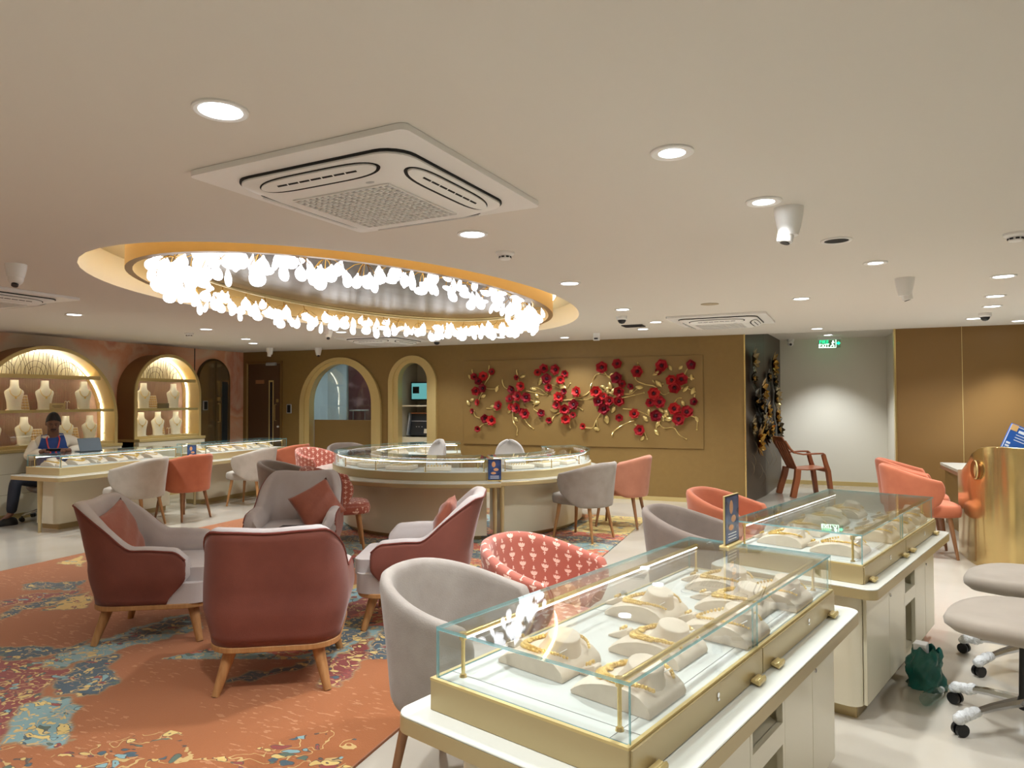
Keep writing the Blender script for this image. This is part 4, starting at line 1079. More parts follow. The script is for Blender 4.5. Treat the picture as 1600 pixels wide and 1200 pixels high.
# round counter in two curved modules
RCX, RCY = -3.85, 7.98
def arc_prism(mb, r0, r1, a0, a1, z0, z1, n=40, mi=0):
    V = []
    for i in range(n+1):
        a = a0+(a1-a0)*i/n; c, s_ = math.cos(a), math.sin(a)
        V.append([mb.bm.verts.new(p) for p in ((r0*c, r0*s_, z0), (r1*c, r1*s_, z0), (r1*c, r1*s_, z1), (r0*c, r0*s_, z1))])
    for A, B in zip(V, V[1:]):
        for k in range(4): mb.bm.faces.new((A[k], A[(k+1) % 4], B[(k+1) % 4], B[k])).material_index = mi
    mb.bm.faces.new(V[0]).material_index = mi; mb.bm.faces.new(V[-1][::-1]).material_index = mi
def arc_counter(label, a0, a1, RL=1.86):
    a0, a1 = R(a0), R(a1)
    t = thing('display_counter', label, 'display counter', (RCX, RCY, .0125), 0, 'glass jewellery counters')
    d = .02
    mb = MB(); arc_prism(mb, 1.17, 1.44, a0+.05, a1-.05, 0, .06); mb.build('plinth', GOLDP, t)
    mb = MB(); arc_prism(mb, 1.12, 1.50, a0+.015, a1-.015, .05, ZL-.045); mb.build('cabinet_body', CREAM, t)
    mb = MB(); arc_prism(mb, .98, RL, a0-.028, a1+.028, ZL-.048, ZL-.006); mb.build('ledge', GOLDP, t, bevel=.004)
    mb = MB(); arc_prism(mb, .981, RL-.001, a0-.028, a1+.028, ZL-.006, ZL); mb.build('ledge_top', TOPW, t)
    mb = MB(); arc_prism(mb, 1.08, 1.615, a0-.008, a1+.008, ZL, ZB-.004); mb.build('base_box', GOLDP, t, bevel=.002, seg=1)
    mb = MB(); arc_prism(mb, 1.09, 1.605, a0, a1, ZB-.012, ZB); mb.build('deck', DECK, t)
    mb = MB(); arc_prism(mb, 1.09, 1.60, a0, a1, ZG-.008, ZG); 
    bmesh.ops.recalc_face_normals(mb.bm, faces=mb.bm.faces)
    for f in mb.bm.faces: f.material_index = 0 if abs(f.normal.z) > .9 else 1
    mb.build('top_glass', [GLASS, GEDGE], t)
    mb = MB(); arc_prism(mb, 1.594, 1.60, a0, a1, ZB, ZG-.009); mb.build('glass_pane', GLASS, t)
    mb = MB(); arc_prism(mb, 1.09, 1.096, a0, a1, ZB, ZG-.009); mb.build('glass_pane', GLASS, t)
    for a, sg in ((a0, 1), (a1, -1)):
        mb = MB(); arc_prism(mb, 1.097, 1.593, a, a+sg*.004, ZB, ZG-.009, 1); mb.build('glass_pane', GLASS, t)
    zb = ZG-.026
    for r in (1.55, 1.16):
        n = 44; mb = MB(); pts = [(r*math.cos(a), r*math.sin(a), zb) for a in [a0+.04+(a1-a0-.08)*i/n for i in range(n+1)]]
        mb.tube(pts, .007, 8); b = mb.build('light_bar', BRASS, t)
        mb = MB(); mb.tube([(x, y, z-.008) for x, y, z in pts], .006, 6); mb.build('led_strip', LED, b)
        m = max(2, round((a1-a0)/.42))
        for i in range(m+1):
            a = a0+.04+(a1-a0-.08)*i/m; q = (r*math.cos(a), r*math.sin(a))
            mb = MB(); mb.cyl((q[0], q[1], ZB), (q[0], q[1], zb), .0055, .0055, 8); mb.cyl((q[0], q[1], ZB), (q[0], q[1], ZB+.007), .011, .009, 10); mb.build('post', BRASS, b)
    for a in (a0-.012, a1+.012):
        mb = MB(); r = 1.70; mb.cyl((r*math.cos(a), r*math.sin(a), ZL-.05), (r*math.cos(a), r*math.sin(a), 0), .028, .018, 14); mb.build('leg', GOLDP, t)
    return t
arc_counter('larger left module of the round glass counter in the middle of the shop', -242, -54)
arc_counter('smaller right module of the round glass counter beyond the gap', -50, 44, 1.75)

# ------------------------------------------------------------------ jewellery and displays
def low_bust():
    mb = MB()
    # arched profile, extruded across, narrowing a little to the front
    prof = [(.135, .0), (.138, .008), (.122, .020), (.095, .035), (.06, .047), (.02, .056), (-.02, .060), (-.055, .057), (-.085, .047), (-.108, .028), (-.115, .010), (-.113, 0)]
    ys = [-.098, -.092, -.07, -.035, 0, .035, .07, .092, .098]
    V = []
    for y in ys:
        k = 1-.02*abs(y)/.098; e = .94 if abs(y) > .095 else 1
        rise = 1+.0*(1-abs(y)/.1)
        V.append([mb.bm.verts.new((x*(1-.10*(abs(y)/.098)**2*(1 if x > 0 else 0)), y*(1 if x < .05 else 1-.12*(x-.05)/.08), z*e*rise)) for x, z in prof])
    for A, B in zip(V, V[1:]):
        for k in range(len(prof)):
            mb.bm.faces.new((A[k], A[(k+1) % len(prof)], B[(k+1) % len(prof)], B[k]))
    mb.bm.faces.new(V[0]); mb.bm.faces.new(V[-1][::-1])
    return mb
def neck():
    mb = MB(); rings = []
    for (r, h) in ((.082, -.014), (.068, .006), (.059, .022), (.0555, .040), (.0545, .044), (.052, .046), (0, .046)):
        c = Vector((-.042, 0, .050)); up = Vector((-.24, 0, .97)).normalized(); ax = Vector((.97, 0, .24)).normalized()
        if r == 0: rings.append([mb.bm.verts.new(c+up*h)])
        else: rings.append([mb.bm.verts.new(c+up*h+ax*math.cos(2*PI*k/20)*r*.80+Vector((0, 1, 0))*math.sin(2*PI*k/20)*r) for k in range(20)])
    for A, B in zip(rings, rings[1:]):
        for k in range(20):
            u = []
            for v in (A[k % len(A)], A[(k+1) % len(A)], B[(k+1) % len(B)], B[k % len(B)]):
                if v not in u: u.append(v)
            if len(u) > 2: mb.bm.faces.new(u)
    return mb
def bz(x):   # height of the bust surface
    P_ = [(-.108, .028), (-.085, .047), (-.055, .057), (-.02, .060), (.02, .056), (.06, .047), (.095, .035), (.122, .020)]
    for (a, b), (c, d) in zip(P_, P_[1:]):
        if x <= c: return b+(d-b)*(x-a)/(c-a)
    return .018
def low_necklace(kind):
    mb = MB(); rn = random.Random(kind)
    N = 46; pts = []
    for i in range(N+1):
        a = R(-138)+R(276)*i/N; fr = max(0, math.cos(a)); rad = .079+(.040, .028, .052)[kind % 3]*fr**1.5
        x = -.042+rad*math.cos(a); y = (.083+.004*fr)*math.sin(a) if abs(a) < PI/2 else .083*math.sin(a)
        z = bz(x)+.006+(.012*(abs(a)-R(80))/R(58) if abs(a) > R(80) else 0)
        pts.append((x, y, z))
    for i, p_ in enumerate(pts):
        c_ = abs(i-N/2)/(N/2); r = (.0062, .0075, .0052)[kind % 3]*(1.25-.5*c_)
        mb.ball(p_, r*rn.uniform(.85, 1.1), 6, 4)
        if c_ < .62 and kind % 3 != 2: mb.ball((p_[0]+.010, p_[1]*1.08, bz(p_[0]+.010)+.003), r*.8, 6, 4)
        if c_ < .35 and kind % 3 == 1: mb.ball((p_[0]+.019, p_[1]*1.1, bz(p_[0]+.019)+.003), r*.75, 6, 4)
    return mb
LB = thing('necklace_display', '', 'necklace display'); low_bust().build('bib', BUSTF, LB, ang=50); neck().build('neck', BUSTF, LB, ang=50)
NK = []
for k in range(3):
    n_ = thing('necklace', '', 'necklace'); low_necklace(k).build('chain', JGOLD, n_)
    if k != 2:
        mb = MB(); x_ = (.075, .055, .085)[k]
        mb.ball((x_, 0, bz(x_)+.005), .011, 8, 6, sc=(1, 1, .5)); mb.ball((x_+.014, 0, bz(x_+.014)+.004), .007, 8, 5); mb.build('pendant', JGOLD, n_)
    mb = MB(); mb.obox((-.085, .05*(-1)**k, .066), (.022, .014, .0015), Euler((.2, .5, .6))); mb.build('price_tag', WHITEP, n_, smooth=False)
    NK.append(n_)
EH = thing('earring_holder', '', 'earring holder')
mb = MB(); mb.prism([(.04, 0), (-.035, 0), (-.035, .030), (-.028, .034), (.038, .006)], -.018, .018, mat=Matrix(((1, 0, 0, 0), (0, 0, 1, 0), (0, 1, 0, 0), (0, 0, 0, 1)))); mb.build('wedge', BUSTF, EH, bevel=.002)
ER = thing('earrings', '', 'earrings')
mb = MB(); rn = random.Random(4)
for sy in (-.009, .009):
    mb.ball((-.012, sy, .033), .006, 8, 6); mb.ball((-.003, sy, .030), .0045, 6, 5); mb.ball((-.002, sy*1.2, .026), .003, 6, 4)
mb.build('studs', JGOLD, ER)
KPROTO = [LB, EH, ER]+NK
wv, lv = Vector((math.cos(TW), math.sin(TW), 0)), Vector((-math.sin(TW), math.cos(TW), 0))
def place_set(x, y, rz, where, kind, s=1.0, earr=True, side=-1, dz=0):
    f = Vector((math.cos(rz), math.sin(rz), 0)); l = Vector((-f.y, f.x, 0))
    b = dup(LB, (x, y, ZB+.0015+dz), rz, 'beige low necklace bust '+where, 'low necklace busts in the glass counters'); b.scale = (s, s, s)
    n_ = dup(NK[kind % 3], (x, y, ZB+.003+dz), rz, ('gold bead necklace', 'broad gold necklace', 'slim gold necklace')[kind % 3]+' on the bust '+where, 'gold necklaces in the glass counters'); n_.scale = (s, s, s)
    if earr:
        p_ = Vector((x, y, ZB+.001))+f*.150*s*1.05+l*(.05*side)
        dup(EH, p_, rz+R(rnd2.uniform(-14, 14)), 'small beige earring wedge by the bust '+where, 'earring wedges in the glass counters')
        dup(ER, p_+Vector((0, 0, .0015)), rz, 'gold earrings by the bust '+where, 'gold earrings in the glass counters')
rnd2 = random.Random(11)
RZ1 = PI+TW
B1 = [(-.655, 1.93, 'at the near left of the foreground counter', 0), (-.395, 1.80, 'at the near right of the foreground counter', 1),
      (-.475, 2.48, 'in the middle left of the foreground counter', 0), (-.375, 2.13, 'in the second row of the foreground counter', 1),
      (-.165, 2.36, 'by the glass joint of the foreground counter', 2), (-.255, 2.92, 'at the far left of the foreground counter', 0),
      (-.185, 2.66, 'in the next to last row, foreground counter', 1), (.010, 2.80, 'at the far right of the foreground counter', 2)]
def inside_case(x, y, o, rz, Wd, Ln):
    w_ = Vector((math.cos(rz), math.sin(rz), 0)); l_ = Vector((-math.sin(rz), math.cos(rz), 0)); d_ = Vector((x, y, 0))-Vector(o)
    a, b = d_.dot(w_), d_.dot(l_); a = max(.30, min(Wd-.125, a)) if a > Wd*.6 else max(.17, a); b = max(.115, min(Ln-.115, b))
    p_ = Vector(o)+w_*a+l_*b; return p_.x, p_.y
for x, y, wh, k in B1: x, y = inside_case(x, y, (-.915, 1.721, 0), TW, .608, 1.611); place_set(x, y, RZ1, wh, k)
RZ2 = PI+TA
B2 = [(-.02, 3.98, 'at the near left of the second counter', 0), (.235, 3.84, 'at the near right of the second counter', 2), (.07, 4.33, 'second in the left row, second counter', 1),
      (.18, 4.68, 'third in the left row, second counter', 0), (.43, 4.28, 'second in the right row, second counter', 2),
      (.56, 4.62, 'third in the right row, second counter', 1), (.66, 4.93, 'at the far right of the second counter', 2), (.30, 5.05, 'at the far left of the second counter', 1)]
for x, y, wh, k in B2: x, y = inside_case(x, y, (-.29, 3.79, 0), TA, .635, 1.625); place_set(x, y, RZ2, wh, k)
# left counters: gold sets on small busts
o_ = ('first', 'second', 'third', 'fourth', 'fifth', 'sixth')
for i in range(6):
    place_set(-8.13+.04*(i % 2), 5.66+i*.265, 0, o_[i]+' from the front in the near left counter', i % 3, .95, i % 2 == 0)
    place_set(-8.13+.04*(i % 2), 7.86+i*.265, 0, o_[i]+' from the front in the far left counter', (i+1) % 3, .95, i % 2 == 1)
def jtray():
    t = thing('jewellery_tray', '', 'tray')
    mb = MB(); mb.box(-.145, .145, -.115, .115, 0, .042); mb.build('tray_body', TRAYF, t, bevel=.006)
    mb = MB()
    for i in range(4): mb.box(-.115, .115, -.085+i*.046, -.055+i*.046, .042, .046)
    mb.build('ring_slot', BUSTW, t, bevel=.003, seg=1)
    return t
def jrings(n=16, seed=0):
    t = thing('rings', '', 'rings'); mb = MB(); r_ = random.Random(seed)
    for i in range(4):
        for j in range(7):
            if r_.random() < .2: continue
            mb.ball((-.10+j*.033, -.07+i*.046, .047), .006, 6, 4)
    mb.build('gold_rings', JGOLD, t); return t
TR = jtray(); RG = jrings()
KPROTO += [TR, RG]
def put_tray(ang, rr_, where, extra=0):
    a = R(ang); p_ = Vector((RCX+rr_*math.cos(a), RCY+rr_*math.sin(a), ZB+.0135))
    dup(TR, p_, a+PI/2+extra, 'cream ring tray '+where, 'cream ring trays in the round counter')
    dup(RG, p_+Vector((0, 0, .002)), a+PI/2+extra, 'gold rings on the tray '+where.replace(' of the round counter', '').replace(' the gap in the', ' the gap,'), 'gold rings in the round counter')
for i, (a, wh) in enumerate([(-146, 'at the far left front of the round counter'), (-129, 'second from the left at the front of the round counter'), (-112, 'third from the left at the front of the round counter'), (-94, 'fourth from the left at the front of the round counter'), (-76, 'closest to the gap in the left module of the round counter')]):
    put_tray(a, 1.36, wh, R(12))
for i, (a, wh) in enumerate([(-38, 'closest to the gap in the right module of the round counter'), (-22, 'in the right module, second from the gap'), (-5, 'in the right module, third from the gap')]): put_tray(a, 1.36, wh)
for i in range(4):
    a = R(-163-i*19); x_, y_ = RCX+1.34*math.cos(a), RCY+1.34*math.sin(a)
    place_set(x_, y_, a, o_[i]+' along the left rear arc of the round counter', i, 1.0, False, dz=.0125)
for i in range(2):
    a = R(14+i*16); x_, y_ = RCX+1.34*math.cos(a), RCY+1.34*math.sin(a)
    place_set(x_, y_, a, o_[i]+' at the rear right of the round counter', i, 1.0, False, dz=.0125)
def kill(o):
    for c_ in list(o.children): kill(c_)
    bpy.data.objects.remove(o)
for o in KPROTO: kill(o)

# framed table signs
def sign_card(label, loc, rz, wd=.13, ht=.205, lean=0):
    t = thing('sign_stand', label, 'sign', loc, rz)
    t.scale = (1, .6, 1)
    mb = MB(); mb.box(-wd/2-.01, wd/2+.01, -.035, .035, 0, .008); mb.build('base', BRASSD, t, bevel=.002)
    mb = MB(); mb.box(-wd/2-.006, wd/2+.006, -.007, .007, .008, ht+.012); mb.build('frame', BRASSD, t, bevel=.002)
    for sgn in (-1, 1):
        mb = MB(); mb.box(-wd/2-.004, wd/2+.004, sgn*.0070, sgn*.0073, .010, ht+.010); mb.build('border', BLACKP, t, smooth=False)
        mb = MB(); mb.box(-wd/2, wd/2, sgn*.0072, sgn*.0085, .016, ht+.004)
        c_ = mb.build('card', mat('card_blue', (66, 98, 158), .2, noise=(9, (38, 52, 92), .35, .65, (1, 1, 1)), coat=.4), t, smooth=False)
        mb = MB()
        mb.ball((-.01, sgn*.0088, ht*.80), .020, 10, 8, sc=(1, .05, 1.5)); mb.ball((.015, sgn*.0088, ht*.55), .022, 10, 8, sc=(1.2, .05, .7)); mb.ball((-.012, sgn*.0088, ht*.38), .018, 10, 8, sc=(1.5, .05, .7))
        mb.build('picture', mat('card_picture', (222, 166, 120), .4), c_)
        mb = MB()
        for i in range(3): mb.box(-.045, .045, sgn*.0086-.0003, sgn*.0086+.0003, .05-i*.012, .054-i*.012)
        mb.build('printed_line', mat('card_white', (226, 232, 240), .4), c_, smooth=False)
    return t
sign_card('blue picture sign in a gold frame on the far corner of the foreground counter', (-.235, 3.13, ZG+.0005), R(73), .145, .205)
sign_card('blue picture sign on the ledge between the two round counter modules', (-2.842, 6.632, ZL+.0135), R(24), .13, .215)
sign_card('small dark blue sign between the two left wall counters', (-7.95, 7.54, ZL+.001), R(25), .12, .215)

# ------------------------------------------------------------------ arched wall cabinets
FANP = mat('cream_fan_panel', (236, 232, 206), .6)
REED = mat('reeded_rose_wood', (158, 124, 104), .55, noise=(3, (140, 106, 88), .3, .7, (1, 30, 1)))
def arched_cabinet(label, cy, Rr, ztop, zbar, zshelf, zlow, rods):
    """front faces +x; the arch lies in the y-z plane"""
    t = thing('display_cabinet', label, 'display cabinet', (XL, cy, 0), 0, 'arched wall cabinets')
    D = .38; zs = ztop-Rr
    def arch(r, n=36): return [(-r, 0)]+[(-r*math.cos(PI*i/n), zs+r*math.sin(PI*i/n)) for i in range(n+1)]+[(r, 0)]
    def band(mb, ro, ri, x0, x1):
        V = []
        for (a, b), (c, d) in zip(arch(ro), arch(ri)):
            V.append([mb.bm.verts.new(p_) for p_ in ((x0, a, b), (x1, a, b), (x1, c, d), (x0, c, d))])
        for A, B in zip(V, V[1:]):
            for k in range(4): mb.bm.faces.new((A[k], A[(k+1) % 4], B[(k+1) % 4], B[k]))
        mb.bm.faces.new(V[0]); mb.bm.faces.new(V[-1][::-1])
    mb = MB(); band(mb, Rr, Rr-.03, .002, D-.012); mb.build('outer_casing', mat('bronze_casing', (150, 112, 70), .45, metal=.3), t)
    mb = MB(); band(mb, Rr+.004, Rr-.045, D-.012, D+.01); mb.build('arch_frame', BRASSD, t, bevel=.003)
    mb = MB(); band(mb, Rr-.032, Rr-.045, .02, D-.014); mb.build('inner_lining', mat('champagne_lining', (214, 190, 132), .35, metal=.4), t)
    def chord(z, r): return math.sqrt(max(.01, r*r-max(0, z-zs)**2))
    ri = Rr-.046
    mb = MB(); pts = [(y, z) for y, z in arch(ri)][1:-1]; pts = [(y, max(z, zlow)) for y, z in pts]
    mb.prism([(-ri, zlow)]+pts+[(ri, zlow)], 0, .012, mat=Matrix(((0, 0, 1, .004), (1, 0, 0, 0), (0, 1, 0, 0), (0, 0, 0, 1)))); mb.build('back_panel', REED, t, smooth=False)
    for z, nm in ((zshelf, 'shelf'), (zlow, 'shelf')):
        c = chord(z, ri)-.002; mb = MB(); mb.box(.018, D-.03, -c, c, z-.022, z); mb.box(D-.03, D-.004, -c, c, z-.034, z+.004); mb.build(nm, BRASSD, t, bevel=.002, seg=1)
    c = chord(zbar, ri)-.002
    mb = MB(); mb.box(.018, D-.02, -c, c, zbar-.03, zbar); mb.box(D-.02, D-.004, -c, c, zbar-.052, zbar); mb.build('header_rail', BRASSD, t, bevel=.002, seg=1)
    # lit fan panel in the lunette with dark fan ribs
    mb = MB(); k = 30; a0 = math.acos(min(1, (c)/ri)); 
    fp = [(-c, zbar)]+[(-ri*math.cos(a), zs+ri*math.sin(a)) for a in [a0+(PI-2*a0)*i/k for i in range(k+1)] if zs+ri*math.sin(a) > zbar]+[(c, zbar)]
    mb.prism(fp[::-1], 0, .008, mat=Matrix(((0, 0, 1, .05), (1, 0, 0, 0), (0, 1, 0, 0), (0, 0, 0, 1)))); fan = mb.build('fan_panel', FANP, t, smooth=False)
    mb = MB(); rn = random.Random(int(cy*100))
    def lim(y, z): return abs(y) < ri-.006 and z < zs+math.sqrt(max(0, ri*ri-y*y))-.008
    for j in range(rods):
        y0 = -c+.03+(2*c-.06)*j/(rods-1); cl = round(y0/.44)*.44; out = (y0-cl)
        q = []
        for i in range(25):
            s_ = i/24; y = y0+out*.55*s_**1.5+.02*math.sin(4*s_+j); z = zbar+(ztop-zbar)*s_
            if not lim(y, z): break
            q.append((.066, y, z))
        if len(q) > 2: mb.tube(q, .0024, 4)
    for cc in np.arange(-round(c/.44)*.44, c, .44):
        for rr_, hh in ((.16, .20), (.10, .12)):
            q = []
            for i in range(17):
                a = PI*i/16; y = cc+rr_*math.cos(a); z = zbar+hh*math.sin(a)**.8
                if lim(y, z) and abs(y) < c: q.append((.068, y, z))
                elif len(q) > 2: break
            if len(q) > 2: mb.tube(q, .0028, 4)
    mb.build('fan_ribs', mat('dark_bronze_rib', (92, 74, 40), .4, metal=.5), fan)
    # light strip following the arch
    mb = MB(); r = Rr-.055; n = 40
    mb.tube([(.13, -r*math.cos(a), zs+r*math.sin(a)) for a in [PI*i/n for i in range(n+1)]], .009, 6); mb.tube([(.13, r, zs), (.13, r, zlow)], .009, 6); mb.tube([(.13, -r, zs), (.13, -r, zlow)], .009, 6)
    mb.build('led_strip', LEDW, t)
    for z in (zbar-.037, zshelf-.029):
        c = chord(z, ri)-.05; mb = MB(); mb.cyl((D-.06, -c, z), (D-.06, c, z), .0055, .0055, 6); mb.build('added_shelf_light', LEDW, t)  # added glowing strips, hidden behind the front lips to brighten the busts
    # glass leaves
    c = chord(zlow, ri)-.01
    for a, b in ((-c, -.004), (.004, c)):
        mb = MB(); 
        zt = lambda y: min(zbar-.047, zs+math.sqrt(max(0, ri*ri-y*y)))
        ys = [a+(b-a)*i/16 for i in range(17)]
        V = [[mb.bm.verts.new((D-.002+dx, y, z_)) for dx in (0, .005) for z_ in (zlow+.006, zt(y))] for y in ys]
        for A, B in zip(V, V[1:]):
            for k0, k1 in ((0, 1), (2, 3)): mb.bm.faces.new((A[k0], B[k0], B[k1], A[k1]))
        mb.build('glass_door', GLASS, t, smooth=False)
    # cupboard below
    mb = MB(); mb.box(.0, D+.10, -Rr, Rr, .07, zlow-.035); b = mb.build('cupboard', CREAM, t, bevel=.006)
    mb = MB()
    for z in (.32, .58): mb.box(D+.098, D+.1015, -Rr+.01, Rr-.01, z, z+.004)
    mb.build('drawer_seam', mat('seam_brown', (150, 132, 100), .6), b, smooth=False)
    mb = MB(); mb.box(.0, D+.08, -Rr+.01, Rr-.01, 0, .07); mb.build('plinth', BRASSD, t, smooth=False)
    mb = MB(); mb.box(.0, D+.115, -Rr-.002, Rr+.002, zlow-.075, zlow-.034); mb.build('ledge', BRASSD, t, bevel=.003)
    return t
arched_cabinet('wide arched display cabinet at the left picture edge behind the salesman', 6.40, 1.00, 2.25, 1.86, 1.385, .92, 34)
arched_cabinet('narrower arched display cabinet to the right of the wide one', 8.33, .64, 2.25, 1.86, 1.385, .95, 22)

def stand_bust():
    t = thing('necklace_bust', '', 'necklace bust'); mb = MB()
    prof = [(0, .080, .050), (.03, .078, .046), (.10, .082, .046), (.17, .098, .046), (.215, .108, .042), (.238, .104, .040), (.258, .080, .040), (.276, .056, .040), (.31, .047, .040), (.375, .045, .040)]
    n = 20; rings = []
    for z, a, b in prof: rings.append([mb.bm.verts.new((b*math.cos(2*PI*k/n)*(1 if math.cos(2*PI*k/n) > 0 else .55), a*math.sin(2*PI*k/n), z)) for k in range(n)])
    for A, B in zip(rings, rings[1:]):
        for k in range(n): mb.bm.faces.new((A[k], A[(k+1) % n], B[(k+1) % n], B[k]))
    mb.bm.faces.new(rings[0][::-1]); mb.bm.faces.new(rings[-1]); mb.build('torso', BUSTW, t, ang=60)
    mb = MB(); mb.box(-.05, .06, -.075, .075, 0, .012); mb.build('foot', BUSTW, t, bevel=.003)
    return t
def bust_chain():
    t = thing('necklace', '', 'necklace'); mb = MB(); N = 30
    for i in range(N+1):
        a = PI*i/N; y = .062*math.cos(a); z = .255-.085*math.sin(a); x = .036+.016*math.sin(a); mb.ball((x, y, z), .0048, 5, 4)
    mb.build('chain', JGOLD, t)
    mb = MB(); mb.ball((.055, 0, .155), .012, 8, 6, sc=(.5, 1, 1.2)); mb.build('pendant', JGOLD, t)
    return t
def ear_tree():
    t = thing('earring_stand', '', 'earring stand'); mb = MB(); mb.cyl((0, 0, 0), (0, 0, .11), .005, .004, 8); mb.lathe([(.028, 0), (.028, .006), (0, .008)], 14)
    for s_ in (-1, 1): mb.tube([(0, 0, .10), (0, .018*s_, .118), (0, .032*s_, .110)], .004, 6)
    mb.build('stand', BUSTW, t)
    mb = MB()
    for s_ in (-1, 1): mb.ball((.002, .032*s_, .10), .007, 6, 5)
    mb.build('earrings', JGOLD, t); return t
def ring_board():
    t = thing('ring_board', '', 'ring board'); m4 = Matrix.Rotation(R(-14), 4, 'Y')
    mb = MB(); mb.box(-.01, .0, -.085, .085, 0, .21); mb.xf(m4); mb.build('board', TRAYF, t, bevel=.003)
    mb = MB()
    for i in range(5):
        for j in range(4): mb.box(0, .006, -.078+j*.040, -.046+j*.040, .010+i*.039, .040+i*.039)
    mb.xf(m4); mb.build('ring_cell', mat('tan_suede', (206, 172, 128), .7), t, smooth=False)
    mb = MB()
    for i in range(5):
        for j in range(4): mb.ball((.010, -.062+j*.040, .026+i*.039), .007, 6, 4)
    mb.xf(m4); mb.build('rings', JGOLD, t); return t
SB, BC, ET, RBD = stand_bust(), bust_chain(), ear_tree(), ring_board()
XF = XL+.22
def wall_set(y, z, rz, where, chain=True, s=1.0):
    b = dup(SB, (XF, y, z+.001), rz, 'white necklace bust '+where, 'upright busts in the arched cabinets'); b.scale = (s, s, s)
    if chain:
        n_ = dup(BC, (XF, y, z+.001), rz, 'gold necklace on the white bust '+where, 'necklaces in the arched cabinets'); n_.scale = (s, s, s)
for y, z, wh in [(5.55, 1.386, 'at the far left of the upper shelf, wide cabinet'), (6.02, 1.386, 'second on the upper shelf, wide cabinet'), (6.42, 1.386, 'in the middle of the upper shelf, wide cabinet'), (6.98, 1.386, 'at the right of the upper shelf, wide cabinet'),
                 (5.75, .921, 'at the left of the lower shelf, wide cabinet'), (6.15, .921, 'second on the lower shelf, wide cabinet'), (6.72, .921, 'third on the lower shelf, wide cabinet'), (7.08, .921, 'at the right of the lower shelf, wide cabinet'),
                 (7.98, 1.386, 'on the left of the upper shelf, narrow cabinet'), (8.55, 1.386, 'on the right of the upper shelf, narrow cabinet'),
                 (7.94, .951, 'on the left of the lower shelf, narrow cabinet'), (8.25, .951, 'in the middle of the lower shelf, narrow cabinet'), (8.60, .951, 'on the right of the lower shelf, narrow cabinet')]:
    wall_set(y, z, R(-12), wh, True, 1.06 if z > 1.2 else 1.0)
for y, z, wh in [(6.72, 1.386, 'between the busts on the upper shelf, wide cabinet'), (7.22, 1.386, 'by the light strip on the upper shelf, wide cabinet'), (7.27, .921, 'by the light strip on the lower shelf, wide cabinet'), (8.78, 1.386, 'on the upper shelf, narrow cabinet'), (8.80, .951, 'on the lower shelf, narrow cabinet'), (8.44, .951, 'between two busts on the lower shelf, narrow cabinet')]:
    dup(ET, (XF+.03, y, z+.001), R(-10), 'small gold earring stand '+wh, 'earring stands in the arched cabinets')
for y, z, wh in [(6.22, 1.386, 'on the upper shelf of the wide cabinet'), (6.42, .921, 'behind the salesman on the lower shelf of the wide cabinet'), (6.94, .921, 'right of the salesman on the lower shelf, wide cabinet'), (8.28, 1.386, 'on the upper shelf of the narrow cabinet'), (8.42, .951, 'on the lower shelf of the narrow cabinet')]:
    dup(RBD, (XF-.12, y, z+.001), R(0), 'tan ring board '+wh, 'ring boards in the arched cabinets')
for o in (SB, BC, ET, RBD): kill(o)
t = thing('name_plate', 'small beige name plate on the upper shelf above the salesman', 'name plate', (XL+.365, 6.50, 1.386))
mb = MB(); mb.box(0, .012, -.11, .11, 0, .09); mb.build('plate', mat('plate_beige', (206, 176, 122), .5), t, bevel=.003)
mb = MB(); mb.box(.012, .013, -.08, .07, .05, .058); mb.box(.012, .013, -.06, .05, .032, .038); mb.build('printed_line', mat('plate_print', (110, 84, 50), .5), t, smooth=False)
t = thing('name_plate', 'small bronze name plate on the upper shelf of the narrow cabinet', 'name plate', (XL+.365, 8.22, 1.386))
mb = MB(); mb.box(0, .012, -.11, .11, 0, .08); mb.build('plate', mat('plate_bronze', (120, 98, 62), .5), t, bevel=.003)

# ------------------------------------------------------------------ doors
def lathe_x(mb, *a, **k): pass
BROWND = mat('dark_brown_door', (92, 66, 44), .4, metal=.15)
mb = MB(); y0 = YB-.03
mb.box(-9.57, -9.53, y0, YB+.01, 0, 2.24); mb.box(-8.76, -8.72, y0, YB+.01, 0, 2.24); mb.box(-9.53, -8.76, y0, YB+.01, 2.20, 2.24)
D1 = struct('door_1', mb, mat('door_frame_bronze', (128, 98, 54), .4, metal=.3), smooth=False, label='dark brown door in the left corner of the bronze back wall')
mb = MB(); mb.box(-9.53, -9.52, YB-.033, YB-.02, 0, 2.20); mb.box(-9.55, -9.545, YB-.033, YB-.02, 0, 2.22); mb.build('brass_line', BRASSD, D1, smooth=False)
mb = MB(); mb.box(-9.50, -8.78, YB-.02, YB-.002, .005, 2.19); L1 = mb.build('door_leaf', BROWND, D1, smooth=False)
mb = MB(); mb.box(-9.02, -8.91, YB-.028, YB-.02, .28, 1.88); g = mb.build('vision_frame', BRASSD, L1, smooth=False)
mb = MB(); mb.box(-8.99, -8.93, YB-.0295, YB-.0285, .31, 1.85); mb.build('vision_glass', mat('dark_plum_glass', (40, 24, 40), .08, coat=.6), L1, smooth=False)
mb = MB(); mb.box(-9.33, -9.13, YB-.026, YB-.02, 1.82, 1.89); mb.build('door_plate', mat('plate_copper', (176, 128, 92), .4, metal=.5), L1, smooth=False)
mb = MB(); mb.box(-8.83, -8.79, YB-.045, YB-.02, 1.47, 1.53); mb.build('lock_box', GOLDM, L1, bevel=.003)
mb = MB(); mb.tube([(-8.85, YB-.02, 1.13), (-8.85, YB-.06, 1.13), (-8.85, YB-.06, 1.43), (-8.85, YB-.02, 1.43)], .009, 8); mb.build('pull_handle', GOLDM, L1)
